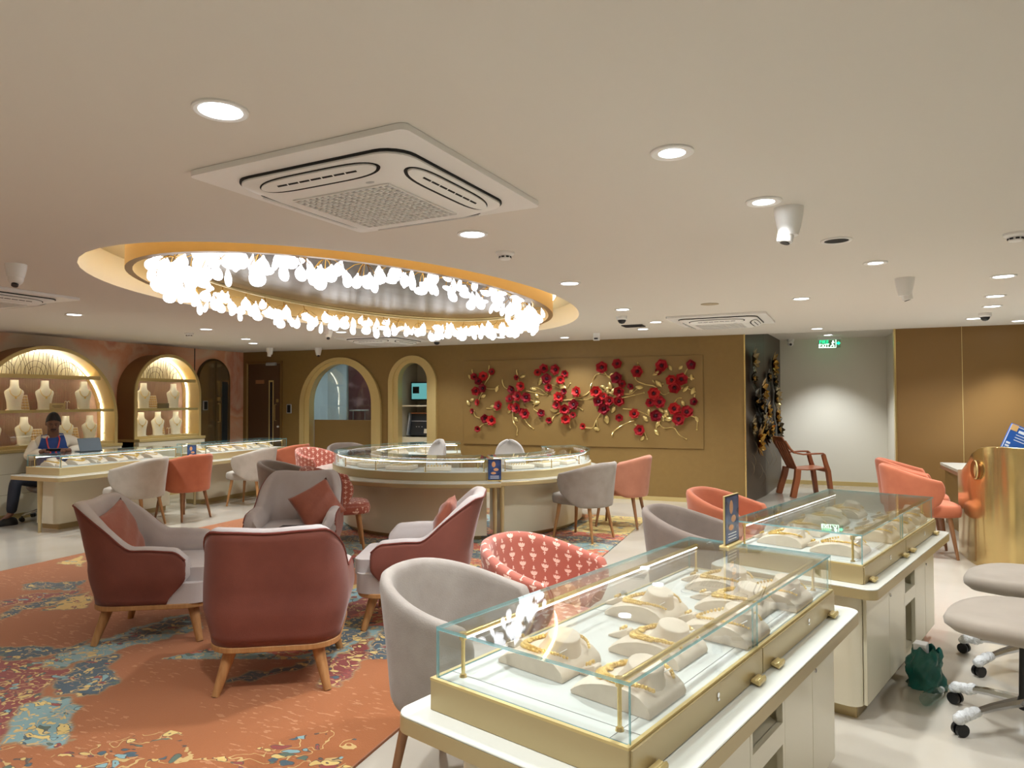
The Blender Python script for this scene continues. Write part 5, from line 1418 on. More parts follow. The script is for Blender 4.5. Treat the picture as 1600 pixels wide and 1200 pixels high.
mb = MB(); mb.cyl((-8.78-.02, YB-.02, 1.02), (-8.80, YB-.045, 1.02), .018, .018, 14); mb.build('knob', WHITEP, L1)
mb = MB(); mb.box(-9.06, -8.84, YB-.07, YB-.02, 2.155, 2.20); mb.box(-9.03, -8.80, YB-.09, YB-.07, 2.20, 2.212); mb.build('door_closer', GREYP, L1, bevel=.004)
# mirrored arch door in the left wall
MIR = mat('bronze_mirror', (176, 160, 124), .12, metal=.85)
mb = MB()
def arch_x(mb, cy, hw, z0, zt, x0, x1, hs=None):
    hs = hs or hw; n = 24
    poly = [(cy-hw, z0)]+[(cy-hw*math.cos(PI*i/n), zt-hs+hs*math.sin(PI*i/n)) for i in range(n+1)]+[(cy+hw, z0)]
    mb.prism(poly[::-1], x0, x1, mat=Matrix(((0, 0, 1, 0), (1, 0, 0, 0), (0, 1, 0, 0), (0, 0, 0, 1))))
arch_x(mb, 9.62, .385, 0, 2.26, XL, XL+.03)
D2 = struct('door_2', mb, mat('dark_bronze_frame', (96, 78, 50), .35, metal=.5), smooth=False, label='arched mirrored door at the right end of the painted wall')
mb = MB(); arch_x(mb, 9.62, .35, .02, 2.225, XL+.031, XL+.036); lf = mb.build('door_leaf', MIR, D2, smooth=False)
mb = MB(); mb.box(XL+.036, XL+.05, 9.62, 9.66, .02, 2.2); mb.build('door_stile', mat('stile_brown', (100, 82, 52), .4, metal=.4), lf, smooth=False)
mb = MB(); mb.box(XL+.036, XL+.042, 9.80, 9.93, .3, 1.85); mb.build('dark_glass_strip', mat('slate_glass', (44, 52, 56), .06, coat=.5), lf, smooth=False)
mb = MB(); mb.tube([(XL+.036, 9.71, 1.12), (XL+.08, 9.71, 1.12), (XL+.08, 9.71, 1.45), (XL+.036, 9.71, 1.45)], .010, 8); mb.build('pull_handle', GOLDM, lf)
mb = MB(); mb.box(XL+.036, XL+.06, 9.69, 9.74, 1.50, 1.57); mb.build('lock_box', GOLDM, lf, bevel=.003)
def reader(label, loc, rz):
    t = thing('access_reader', label, 'card reader', loc, rz)
    mb = MB(); mb.box(-.055, .055, -.02, 0, -.085, .085); mb.build('housing', GREYP, t, bevel=.01)
    mb = MB(); mb.box(-.038, .038, -.024, -.018, -.07, .07); mb.build('screen', BLACKP, t, bevel=.003)
reader('black access reader on the bronze wall right of the brown door', (-8.56, YB-.001, 1.35), 0)
reader('black access reader beside the arched mirrored door', (XL+.037, 9.40, 1.42), R(90))

# ------------------------------------------------------------------ contents of the niche and the room behind the window
t = thing('monitor', 'monitor with a teal screen in the arched niche', 'monitor', (-5.93, YB+.40, 1.42))
mb = MB(); mb.box(-.29, .29, -.02, .02, .08, .40); mb.build('frame', BLACKP, t, bevel=.005)
mb = MB(); mb.box(-.27, .27, -.0215, -.0205, .10, .38); scr = mb.build('screen', emis('teal_screen', (104, 172, 170), .55), t, smooth=False)
mb = MB(); mb.box(-.25, -.12, -.023, -.0216, .20, .32); mb.build('screen_window', BLACKP, scr, smooth=False)
mb = MB(); mb.box(.02, .10, -.01, .03, 0, .09); mb.box(-.08, .16, -.08, .08, 0, .01); mb.build('stand', BLACKP, t, smooth=False)
t = thing('niche_shelf', 'cream shelf in the arched niche below the monitor', 'shelf', (-5.96, YB+.42, 1.39))
mb = MB(); mb.box(-.335, .335, -.27, .32, 0, .025); mb.build('board', CREAM, t, bevel=.002)
t = thing('niche_cabinet', 'white low cabinet at the foot of the arched niche', 'cabinet', (-5.96, YB+.42, .02))
mb = MB(); mb.box(-.335, .335, -.28, .32, 0, .84); mb.build('body', CREAM, t, bevel=.003)
t = thing('printer', 'black passbook printer standing tilted on the white niche cabinet', 'printer', (-6.02, YB+.36, .861))
m4 = Matrix.Rotation(R(-14), 4, 'X')
mb = MB(); mb.box(-.17, .21, -.10, .05, 0, .39); mb.xf(m4); mb.build('body', mat('printer_black', (36, 40, 46), .35), t, bevel=.01)
for x in (-.20, .22):
    mb = MB(); mb.box(x-.012, x+.012, -.12, .06, 0, .40); mb.xf(m4); mb.build('side_plate', mat('printer_silver', (190, 194, 198), .35, metal=.4), t, bevel=.004)
mb = MB(); mb.box(-.17, .20, -.13, -.10, .385, .40); mb.xf(m4); mb.build('top_edge', mat('copper_edge', (186, 120, 82), .4), t, smooth=False)
mb = MB(); mb.box(.12, .18, -.102, -.10, .04, .12); mb.xf(m4); mb.build('label', mat('label_cream', (226, 216, 190), .5), t, smooth=False)
mb = MB()
for x in (-.05, 0, .06): mb.box(x, x+.02, -.1015, -.10, .15, .16)
mb.box(-.15, .18, -.1015, -.10, .25, .262); mb.xf(m4); mb.build('panel_line', GREYP, t, smooth=False)
t = thing('side_table', 'thin white framed table in the pale room behind the arched window', 'table', (-7.55, YB+.75, 0))
mb = MB(); mb.box(-.14, .14, -.12, .12, 1.30, 1.32); mb.build('tabletop', WHITEP, t, smooth=False)
for x in (-.13, .13):
    mb = MB(); mb.cyl((x, 0, 0), (x, 0, 1.30), .008, .008, 8); mb.build('leg', JSIL, t)
ld = bpy.data.lights.new('inner_room_lamp', 'AREA'); ld.shape = 'DISK'; ld.size = .35; ld.energy = 16; ld.color = (.86, .95, 1)
lo = bpy.data.objects.new('inner_room_lamp', ld); COL.objects.link(lo); lo.location = (-7.75, YB+1.3, 2.5)

# ------------------------------------------------------------------ floral wall art
FL=[(-4.79,1.88,0.80),(-4.70,1.81,0.90),(-4.61,1.89,1.00),(-4.47,1.96,0.75),(-4.75,1.65,1.00),(-4.61,1.69,1.00),(-4.72,1.46,0.75),(-4.81,1.32,0.60),(-4.33,1.40,1.10),(-4.60,1.20,1.00),(-4.47,1.17,1.10),(-4.71,1.03,0.70),(-4.04,1.86,0.60),(-4.11,1.67,1.00),(-3.95,1.72,1.00),(-4.16,1.51,0.90),(-4.01,1.56,1.10),(-3.86,1.54,1.10),(-4.14,1.38,0.80),(-4.03,1.37,1.10),(-3.88,1.28,1.10),(-3.96,1.31,0.80),(-3.68,1.94,0.80),(-3.56,1.99,1.00),(-3.38,1.97,1.10),(-3.53,1.83,1.10),(-3.30,1.81,0.90),(-3.23,1.91,0.80),(-3.49,1.69,0.90),(-3.23,1.63,0.70),(-3.34,1.54,1.10),(-3.36,1.41,0.90),(-3.24,1.35,1.10),(-3.09,1.42,1.10),(-3.22,1.19,1.00),(-3.09,1.26,0.70),(-3.50,1.18,0.70),(-3.62,1.29,0.85),(-3.02,1.62,1.10),(-2.64,1.99,1.20),(-2.40,2.04,1.00),(-2.40,1.82,1.20),(-2.73,1.62,1.20),(-2.33,1.74,0.80),(-2.37,1.63,1.10),(-2.70,1.47,1.10),(-2.61,1.54,0.80),(-2.51,1.48,1.00),(-2.38,1.47,1.10),(-2.61,1.36,1.20),(-2.93,1.09,0.70),(-2.38,1.23,0.80),(-2.09,1.92,1.20),(-2.19,1.70,0.70),(-2.15,1.28,1.00),(-2.06,1.04,1.10),(-1.73,2.00,1.20),(-1.79,1.91,0.70),(-1.59,1.79,1.10),(-1.45,1.79,1.20),(-1.55,1.67,1.20),(-1.30,2.01,1.00),(-1.85,1.59,1.20),(-1.91,1.45,0.90),(-1.77,1.46,1.20),(-1.83,1.26,1.20),(-1.56,1.36,1.20),(-1.38,1.31,1.20),(-1.49,1.21,1.20),(-1.27,1.46,0.80)]
VN=[[(-4.83,2.00),(-4.79,1.88),(-4.61,1.73)],[(-4.52,2.06),(-4.53,1.88),(-4.61,1.71),(-4.42,1.68),(-4.36,1.73)],[(-4.61,1.68),(-4.67,1.59),(-4.72,1.46)],[(-4.80,1.33),(-4.77,1.23),(-4.61,1.19),(-4.46,1.19)],[(-4.57,1.36),(-4.46,1.36),(-4.33,1.39)],[(-4.71,1.03),(-4.64,1.10),(-4.49,1.13)],[(-4.29,1.83),(-4.27,1.72),(-4.16,1.66)],[(-4.04,1.98),(-4.03,1.87),(-4.00,1.73),(-4.06,1.56)],[(-3.88,1.64),(-3.70,1.61),(-3.57,1.58),(-3.49,1.67)],[(-3.76,1.70),(-3.64,1.67),(-3.52,1.58)],[(-4.10,1.31),(-4.11,1.17),(-4.04,1.05),(-4.04,0.94)],[(-3.94,1.25),(-3.88,1.14),(-3.76,1.04)],[(-3.88,1.53),(-3.73,1.45),(-3.76,1.36),(-3.63,1.29)],[(-3.52,1.75),(-3.41,1.72),(-3.23,1.66),(-3.15,1.75)],[(-3.45,1.17),(-3.41,1.25),(-3.29,1.31)],[(-3.15,1.06),(-3.17,1.15),(-3.22,1.20)],[(-3.06,1.39),(-3.01,1.38),(-2.95,1.34)],[(-3.26,1.49),(-3.06,1.50),(-2.90,1.50),(-2.76,1.55)],[(-3.12,1.51),(-2.95,1.55),(-2.84,1.63),(-2.81,1.74),(-2.73,1.88),(-2.62,1.89),(-2.51,1.84)],[(-2.64,1.98),(-2.54,1.84),(-2.40,1.82)],[(-2.36,1.52),(-2.21,1.55),(-2.13,1.57),(-2.00,1.60)],[(-2.29,1.58),(-2.19,1.59),(-2.11,1.65)],[(-2.09,2.05),(-2.08,1.97),(-2.13,1.81),(-2.00,1.73),(-1.84,1.69),(-1.72,1.57),(-1.64,1.60)],[(-2.32,1.36),(-2.14,1.34),(-2.00,1.29),(-1.90,1.24)],[(-2.49,0.95),(-2.46,1.02),(-2.30,1.13),(-2.16,1.18)],[(-2.93,1.07),(-2.79,1.07),(-2.73,1.20),(-2.65,1.31)],[(-2.73,1.18),(-2.71,1.03)],[(-2.14,1.13),(-2.01,1.02),(-1.96,0.91)],[(-1.87,1.78),(-1.82,1.73),(-1.72,1.73)],[(-1.80,1.18),(-1.72,1.08),(-1.57,1.08),(-1.49,0.98),(-1.39,0.92)],[(-1.54,1.62),(-1.41,1.67),(-1.26,1.61)],[(-1.26,1.57),(-1.28,1.47)],[(-1.38,1.29),(-1.24,1.21),(-1.24,1.06)],[(-1.41,1.85),(-1.36,1.95),(-1.30,2.00)],[(-1.41,1.83),(-1.28,1.80)],[(-1.77,1.18),(-1.85,1.03)],[(-1.56,1.44),(-1.51,1.51),(-1.46,1.52)]]
LV=[(-4.39,1.68),(-4.63,1.56),(-4.46,1.39),(-4.41,1.35),(-4.86,1.88),(-4.17,1.33),(-3.94,1.87),(-3.70,1.56),(-3.71,1.45),(-4.06,1.19),(-3.64,1.78),(-3.62,1.83),(-3.29,1.72),(-3.26,1.69),(-3.15,1.25),(-2.56,1.66),(-2.51,1.71),(-2.47,1.63),(-2.55,1.62),(-2.62,1.69),(-2.50,1.59),(-2.47,1.35),(-2.57,1.20),(-2.73,1.05),(-2.48,1.88),(-1.82,1.89),(-1.61,1.96),(-1.46,1.96),(-1.31,1.82),(-1.29,1.62),(-1.39,1.65),(-1.78,1.73),(-1.98,1.21),(-1.93,1.31),(-1.69,1.26),(-1.67,1.31),(-1.75,1.34),(-1.64,1.21),(-1.72,1.22),(-1.43,1.44),(-1.24,1.21),(-1.80,1.13),(-2.03,0.92),(-1.82,1.01),(-2.07,1.68),(-2.19,1.63),(-3.76,1.67),(-3.41,1.34),(-4.83,1.50),(-4.90,1.45)]
WA = thing('wall_art', 'long relief panel of red flowers on golden vines on the bronze wall', 'wall art', (-3.07, YB, 1.46))
ax, az = -3.07, 1.46
mb = MB(); mb.box(-4.994-ax, -1.144-ax, -.022, -.001, .779-az, 2.143-az); mb.build('panel', WALLD, WA, bevel=.002, seg=1)
REDS = [mat('red_petal', (172, 36, 44), .45), mat('crimson_petal', (142, 26, 40), .45), mat('scarlet_petal', (196, 46, 46), .45)]
DC = mat('dark_flower_centre', (58, 14, 26), .5)
VG = mat('pale_gold_vine', (214, 190, 124), .3, metal=.7)
rn = random.Random(5)
fm = []
for v in range(4):
    mb = MB(); np_ = (6, 5, 7, 6)[v]
    for lay, (rl, hh, cnt) in enumerate(((.078, .030, np_), (.055, .048, np_-1))):
        for k in range(cnt):
            a = 2*PI*(k+lay*.5)/cnt+rn.uniform(-.1, .1)
            def pf(s_, q, a=a, rl=rl, hh=hh):
                w_ = math.sin(PI*min(1, .12+s_*.80))**.7*rl*.62*(q*2-1); r_ = rl*s_*(1-.12*(q*2-1)**2); h_ = hh*s_**1.6+.006*math.sin(6*q+5*s_)+.012*(q*2-1)**2*s_
                return (r_*math.cos(a)-w_*math.sin(a), -.006-h_, r_*math.sin(a)+w_*math.cos(a))
            mb.grid(pf, 5, 5)
    o = mb.build('flower', REDS[v % 3], WA, ang=0); fm.append(o)
mb = MB(); mb.ball((0, -.018, 0), .019, 10, 6)
for k in range(8): mb.ball((.026*math.cos(k*PI/4), -.024, .026*math.sin(k*PI/4)), .0055, 5, 4)
cm = mb.build('flower_centre', DC, fm[0]); cms = cm.data
for i, (x, z, s_) in enumerate(FL):
    if i < 4: o = fm[i]
    else:
        o = bpy.data.objects.new('flower', fm[i % 4].data); COL.objects.link(o); o.parent = WA
    o.location = (x-ax, -.026-.02*(i % 3), z-az); o.rotation_euler = (rn.uniform(-.35, .35), rn.uniform(0, 6.28), rn.uniform(-.35, .35)); sc = s_*1.02; o.scale = (sc, sc, sc)
    if i: 
        c_ = bpy.data.objects.new('flower_centre', cms); COL.objects.link(c_); c_.parent = o
for v in VN:
    pts = []; n = 6*(len(v)-1)
    P4 = [v[0]]+v+[v[-1]]
    for i in range(1, len(P4)-2):
        for k in range(6):
            t_ = k/6; a, b, c_, d = [np.array(P4[i+j]) for j in (-1, 0, 1, 2)]
            p_ = .5*((2*b)+(-a+c_)*t_+(2*a-5*b+4*c_-d)*t_**2+(-a+3*b-3*c_+d)*t_**3); pts.append((p_[0]-ax, -.028-.012*math.sin(len(pts)*.9), p_[1]-az))
    pts.append((v[-1][0]-ax, -.03, v[-1][1]-az)); N = len(pts)
    mb = MB(); mb.tube(pts, [.0115*(1-.55*i/N) for i in range(N)], 7); mb.ball(pts[-1], .014, 7, 5); mb.build('vine', VG, WA)
mb = MB()
def lf_(s_, q): 
    w_ = math.sin(PI*s_)**.8*.036*(q*2-1); return (s_*.13-.065, -.010-.022*math.sin(PI*s_)+.35*abs(w_), w_)
mb.grid(lf_, 8, 4); lf0 = mb.build('leaf', VG, WA, ang=0, solid=.002)
for i, (x, z) in enumerate(LV):
    o = lf0 if i == 0 else lf0.copy()
    if i: COL.objects.link(o)
    o.location = (x-ax, -.024, z-az); o.rotation_euler = (rn.uniform(-.3, .3), rn.uniform(0, 6.28), rn.uniform(-.3, .3)); k = rn.uniform(.7, 1.15); o.scale = (k, k, k)

# dark metal flowers on the umber wall
MF = [mat('black_gold_petal', (58, 46, 26), .28, metal=.9), mat('antique_gold_petal', (176, 136, 64), .25, metal=1), mat('pale_bronze_petal', (150, 132, 96), .3, metal=.9)]
FS = thing('metal_flower_relief', 'tall relief of black and gold metal flowers on the umber side wall', 'wall art', (-.45, 10.95, 0))
rn = random.Random(21)
def wallpt(t_):   # t_ from 0 to 1 along the umber wall
    if t_ < .4: k = t_/.4; return Vector((-.57+.23*k, YB+1.13*k, 0))
    k = (t_-.4)/.6; return Vector((-.34+.21*k, 11.5+1.75*k, 0))
for (t_, z, r_, mi) in [(.12, 2.06, .24, 2), (.10, 1.80, .20, 0), (.30, 1.62, .26, 1), (.25, 1.38, .26, 0), (.42, 1.30, .20, 1), (.10, 1.10, .18, 2), (.20, .86, .30, 1), (.36, .98, .28, 0), (.50, 1.00, .24, 1), (.62, 2.05, .26, 1), (.66, 1.80, .22, 0), (.70, 1.52, .28, 2), (.74, 1.22, .24, 1), (.80, .98, .28, 0), (.15, 1.48, .24, 0), (.45, 1.85, .18, 0), (.30, 1.12, .22, 2)]:
    p_ = wallpt(t_)-Vector((-.45, 10.95, 0)); p_.z = z
    mb = MB(); n_ = rn.choice((8, 9, 10)); aw = rn.uniform(0, 1)
    for lay in (0, 1):
        for k in range(n_-2*lay):
            a = 2*PI*(k+.5*lay)/(n_-2*lay)+aw; L_ = r_*(1-.3*lay)*rn.uniform(.8, 1.1); lift = .35+.35*lay
            def pf(s_, q, a=a, L_=L_, lift=lift):
                w_ = math.sin(PI*(.06+.94*s_))*L_*.24*(q*2-1); rr_ = L_*s_*math.cos(lift*s_); h_ = .02+L_*s_*math.sin(lift*s_)*.8+.5*abs(w_)*.3
                return (h_, rr_*math.cos(a)-w_*math.sin(a), rr_*math.sin(a)+w_*math.cos(a))
            mb.grid(pf, 6, 4)
    m_ = Matrix.Rotation(R(-9), 4, 'Z'); mb.xf(m_); mb.xf(Matrix.Translation(p_))
    fl_ = mb.build('metal_flower', MF[mi], FS, ang=0)
    mb = MB(); c_ = p_+Vector((.05, 0, 0)); mb.ball(c_, r_*.13, 10, 7)
    for k in range(6): mb.ball(c_+Vector((.02, r_*.13*math.cos(k*PI/3), r_*.13*math.sin(k*PI/3))), r_*.05, 6, 5)
    mb.build('flower_centre', MF[1], fl_)
for (t_, z) in [(.08, .72), (.22, .55), (.34, .62), (.46, .70), (.12, .9), (.28, .45), (.60, .66), (.05, .62)]:
    p_ = wallpt(t_)-Vector((-.45, 10.95, 0)); p_.z = z; mb = MB()
    def pf(s_, q): return (.03+.05*math.sin(PI*s_), math.sin(PI*s_)*.035*(q*2-1), -.24*s_)
    mb.grid(pf, 7, 3); mb.xf(Matrix.Translation(p_)); mb.build('hanging_leaf', MF[2], FS, ang=0, solid=.002)

# ------------------------------------------------------------------ figure
def skin_mesh(chains, joints, sub=2):
    """chains: lists of joint names sharing joints; joints: name -> (pos, radius)"""
    me = bpy.data.meshes.new('skel'); names = list(joints); idx = {n: i for i, n in enumerate(names)}
    ed = set()
    for c in chains:
        for a, b in zip(c, c[1:]): ed.add((idx[a], idx[b]))
    me.from_pydata([joints[n][0] for n in names], list(ed), [])
    o = bpy.data.objects.new('skel', me); COL.objects.link(o)
    md = o.modifiers.new('skin', 'SKIN'); md.use_smooth_shade = True
    sb = o.modifiers.new('sub', 'SUBSURF'); sb.levels = sub; sb.render_levels = sub
    for i, n in enumerate(names):
        r = joints[n][1]; r = r if isinstance(r, tuple) else (r, r)
        me.skin_vertices[0].data[i].radius = r
    me.skin_vertices[0].data[0].use_root = True
    bpy.context.view_layer.update()
    dg = bpy.context.evaluated_depsgraph_get()
    m2 = bpy.data.meshes.new_from_object(o.evaluated_get(dg))
    bpy.data.objects.remove(o)
    return m2
def from_mesh(name, me, mats, parent):
    me.materials.clear()
    for m in (mats if isinstance(mats, (list, tuple)) else [mats]): me.materials.append(m)
    me.polygons.foreach_set('use_smooth', [True]*len(me.polygons))
    o = bpy.data.objects.new(name, me); COL.objects.link(o); o.parent = parent
    return o
SKIN = mat('brown_skin', (112, 74, 54), .5); SHIRT = mat('cream_shirt', (226, 216, 196), .75); VEST = mat('royal_blue_vest', (28, 62, 128), .65)
TROU = mat('navy_trousers', (30, 34, 46), .75); SHOE = mat('black_shoe', (20, 20, 22), .35); HAIR = mat('black_hair', (14, 13, 14), .6)
PX, PY = -8.76, 6.08
MAN = thing('person', 'seated man in a blue vest and cream shirt with red lanyard, looking at his phone', 'person', (PX, PY, 0))
f2 = Vector((.83, -.56, 0)); l2_ = Vector((-.56, -.83, 0))    # facing direction; towards his right hand (image left)
def W(fw, sd, z): v = f2*fw+l2_*sd; return (v.x, v.y, z)
J = {'pelvis': (W(0, 0, .52), (.14, .12)), 'waist': (W(.02, 0, .68), (.13, .10)), 'chest': (W(.05, 0, .88), (.15, .11)), 'upper': (W(.06, 0, .995), (.105, .08)), 'neck': (W(.09, 0, 1.09), .052), 'head': (W(.13, 0, 1.17), .07), 'crown': (W(.13, 0, 1.24), .06)}
J.update({'shR': (W(.05, .155, 1.0), .044), 'elR': (W(.12, .26, .80), .045), 'wrR': (W(.34, .12, .885), .030), 'paR': (W(.40, .07, .895), (.030, .018)),
          'shL': (W(.05, -.155, 1.0), .044), 'elL': (W(.10, -.38, .90), .045), 'wrL': (W(.32, -.16, .885), .030), 'paL': (W(.38, -.10, .895), (.030, .018))})
kR = Vector((-8.75-PX, 5.62-PY, .55)); J.update({'hipR': (W(.02, .09, .50), .085), 'knR': (tuple(kR), .062), 'anR': ((-8.80-PX, 5.60-PY, .13), .038), 'toR': ((-8.84-PX, 5.49-PY, .045), .022),
          'hipL': (W(.02, -.09, .50), .085), 'knL': (W(.12, -.16, .53), .062), 'anL': (W(.06, -.16, .13), .038), 'toL': (W(.12, -.16, .045), .022)})
for side, sg in (('R', 1), ('L', -1)):
    base = Vector(J['pa'+side][0])
    for k in range(4):
        o1 = W(.035, sg*(.024-.014*k), .008); o2 = W(.055+.006*(k in (1, 2)), sg*(.020-.014*k-.004), -.008); o3 = W(.050, sg*(.012-.013*k), -.026)
        for q, off in enumerate((o1, o2, o3)): J['f%s%d%d' % (side, k, q)] = (tuple(base+Vector(off)), (.0085, .008, .0065)[q])
    J['t%s0' % side] = (tuple(base+Vector(W(.005, -sg*.030, .015))), .010); J['t%s1' % side] = (tuple(base+Vector(W(.030, -sg*.034, .026))), .008)
ch = [['pelvis', 'waist', 'chest', 'upper', 'neck', 'head', 'crown'], ['upper', 'shR', 'elR', 'wrR', 'paR'], ['upper', 'shL', 'elL', 'wrL', 'paL'], ['pelvis', 'hipR', 'knR', 'anR', 'toR'], ['pelvis', 'hipL', 'knL', 'anL', 'toL']]
for side in 'RL':
    for k in range(4): ch.append(['pa'+side]+['f%s%d%d' % (side, k, q) for q in range(3)])
    ch.append(['pa'+side, 't%s0' % side, 't%s1' % side])
bm_ = skin_mesh(ch, J, 2)
mb = MB(); mb.bm.from_mesh(bm_)
# head: shaped ellipsoid with brow, nose, lips, chin and ears, tilted down towards the phone
hc = Vector(W(.145, 0, 1.225)); tilt = Matrix.Rotation(R(24), 3, Vector((-f2.y, f2.x, 0)).normalized())
rotz = Matrix.Rotation(math.atan2(f2.y, f2.x), 3, 'Z')
def headpt(a, b):
    th = 2*PI*a; ph = PI*b; x, y, z = math.sin(ph)*math.cos(th), math.sin(ph)*math.sin(th), math.cos(ph)
    X, Y_, Z_ = x*.094, y*.074*(1-.22*max(0, -z)), z*.122
    fr = max(0, x)
    X += .018*math.exp(-((z+.05)/.17)**2-(y/.17)**2)*fr            # nose
    X += .006*math.exp(-((z-.28)/.10)**2)*fr-.008*math.exp(-((z-.12)/.09)**2)*(math.exp(-((abs(y)-.34)/.16)**2))*fr   # brow, sockets
    X += .006*math.exp(-((z+.42)/.08)**2-(y/.3)**2)*fr+.008*math.exp(-((z+.80)/.15)**2)*fr
    v = rotz @ Vector((X, Y_, Z_))
    return tuple(tilt @ v+hc)
mb.grid(headpt, 40, 28)
for sg in (-1, 1):
    c_ = tilt @ (rotz @ Vector((-.005, .076*sg, -.005)))+hc; mb.ball(c_, .022, 10, 8, sc=(.6, .45, 1.2))
me = bpy.data.meshes.new('body'); bmesh.ops.recalc_face_normals(mb.bm, faces=mb.bm.faces); mb.bm.to_mesh(me); mb.bm.free()
from_mesh('body', me, SKIN, MAN)
def hd(x, y, z): return tuple(tilt @ (rotz @ Vector((x, y, z)))+hc)
mb = MB()
def hairpt(a, b):
    th = 2*PI*a; mx_ = .50-.16*max(0, math.cos(th))-.02+.10*max(0, -math.cos(th)); ph = PI*(.02+.98*b)*mx_; x, y, z = math.sin(ph)*math.cos(th), math.sin(ph)*math.sin(th), math.cos(ph)
    low = 1.0; X, Y_, Z_ = x*.101-.004, y*.080, z*.134+.012*max(0, z)+.003*math.sin(14*th)*b
    return hd(X, Y_, Z_)
mb.grid(hairpt, 36, 12); mb.build('hair', HAIR, MAN, solid=.008, ang=0)
mb = MB(); mb.tube([hd(.098, -.026, -.040), hd(.109, 0, -.033), hd(.098, .026, -.040)], .006, 6); mb.build('moustache', HAIR, MAN)
mb = MB()
for sg in (-1, 1): mb.tube([hd(.086, .044*sg, .034), hd(.098, .026*sg, .040), hd(.098, .012*sg, .036)], .0035, 5)
mb.build('eyebrows', HAIR, MAN)
mb = MB()
for sg in (-1, 1): mb.ball(hd(.082, .028*sg, .012), .0105, 10, 7)
mb.build('eyelids', mat('eyelid_skin', (84, 54, 40), .5), MAN)
mb = MB(); mb.tube([hd(.094, -.018, -.058), hd(.102, 0, -.056), hd(.094, .018, -.058)], .004, 6); mb.build('lips', mat('lips', (104, 58, 50), .5), MAN)
# clothing
def grow(js, k): return {n: (J[n][0], tuple((r+k) for r in (J[n][1] if isinstance(J[n][1], tuple) else (J[n][1],)*2))) for n in js}
S_ = grow(['pelvis', 'waist', 'chest', 'upper', 'shR', 'elR', 'wrR', 'shL', 'elL', 'wrL'], .023)
S_['nk'] = (W(.075, 0, 1.06), .062); S_['shR'] = (W(.05, .165, 1.0), .080); S_['shL'] = (W(.05, -.165, 1.0), .080); S_['upper'] = (W(.06, 0, 1.0), (.15, .11))
from_mesh('shirt', skin_mesh([['pelvis', 'waist', 'chest', 'upper', 'nk'], ['upper', 'shR', 'elR', 'wrR'], ['upper', 'shL', 'elL', 'wrL']], S_, 2), SHIRT, MAN)
V_ = grow(['pelvis', 'waist', 'chest', 'upper'], .048); V_['upper'] = (W(.06, 0, 1.0), (.17, .135)); V_['a'] = (W(.055, .122, 1.02), .084); V_['b'] = (W(.055, -.122, 1.02), .084)
from_mesh('vest', skin_mesh([['pelvis', 'waist', 'chest', 'upper'], ['upper', 'a'], ['upper', 'b']], V_, 2), VEST, MAN)
T_ = grow(['pelvis', 'hipR', 'knR', 'anR', 'hipL', 'knL', 'anL'], .018)
from_mesh('trousers', skin_mesh([['pelvis', 'hipR', 'knR', 'anR'], ['pelvis', 'hipL', 'knL', 'anL']], T_, 2), TROU, MAN)
for a, t_ in (('anR', 'toR'), ('anL', 'toL')):
    A, T2 = Vector(J[a][0]), Vector(J[t_][0]); dr = (T2-A); dr.z = 0; dr.normalize()
    mb = MB(); c0 = Vector((A.x, A.y, 0))
    m_ = Matrix.Translation(c0+dr*.07) @ Matrix.Rotation(math.atan2(dr.y, dr.x), 4, 'Z')
    def sh(a_, b_):
        th = 2*PI*a_; c, s = math.cos(th), math.sin(th); k = math.sin(PI*min(1, .5+b_*.5)) if b_ > 0 else 1
        x = .145*math.copysign(abs(c)**.8, c); y = .048*s*(1+.12*c); hgt = .095-.05*max(0, c)
        return (x*(1-.45*b_**3*(1 if c > -.4 else .6)), y*(1-.55*b_**2), hgt*b_)
    mb.grid(sh, 24, 8); mb.xf(m_)
    mb.build('shoe', SHOE, MAN, ang=0)
mb = MB()
for sg in (-1, 1): mb.tube([W(.10, .05*sg, 1.075), W(.165, .07*sg, 1.03), W(.215, .055*sg, .94), W(.225, .02*sg, .84)], .0085, 6)
mb.build('lanyard', mat('red_lanyard', (206, 64, 58), .5), MAN)
t = thing('phone', 'small phone held in the hands of the seated man', 'phone', (PX+W(.44, 0, 0)[0], PY+W(.44, 0, 0)[1], .905), math.atan2(f2.y, f2.x))
mb = MB(); mb.obox((0, 0, 0), (.075, .15, .009), Euler((0, R(-28), 0))); mb.build('case', BLACKP, t, bevel=.003)
mb = MB(); mb.obox((-.003, 0, .0055), (.066, .135, .001), Euler((0, R(-28), 0))); mb.build('screen', mat('phone_screen', (150, 156, 166), .1), t, smooth=False)
t = thing('tablet', 'dark tablet in a folding case standing on the left glass counter', 'tablet', (-8.20, 6.14, ZG+.001), R(-10))
mb = MB(); mb.obox((.045, 0, .082), (.008, .27, .185), Euler((0, R(-24), 0))); mb.build('back_cover', mat('slate_cover', (44, 58, 66), .5), t, bevel=.004)
mb = MB(); mb.obox((.0395, 0, .084), (.002, .25, .165), Euler((0, R(-24), 0))); mb.build('screen', BLACKP, t, smooth=False)
mb = MB(); mb.obox((.02, 0, .006), (.15, .27, .008)); mb.build('folded_flap', mat('slate_flap', (30, 40, 48), .5), t, bevel=.002)

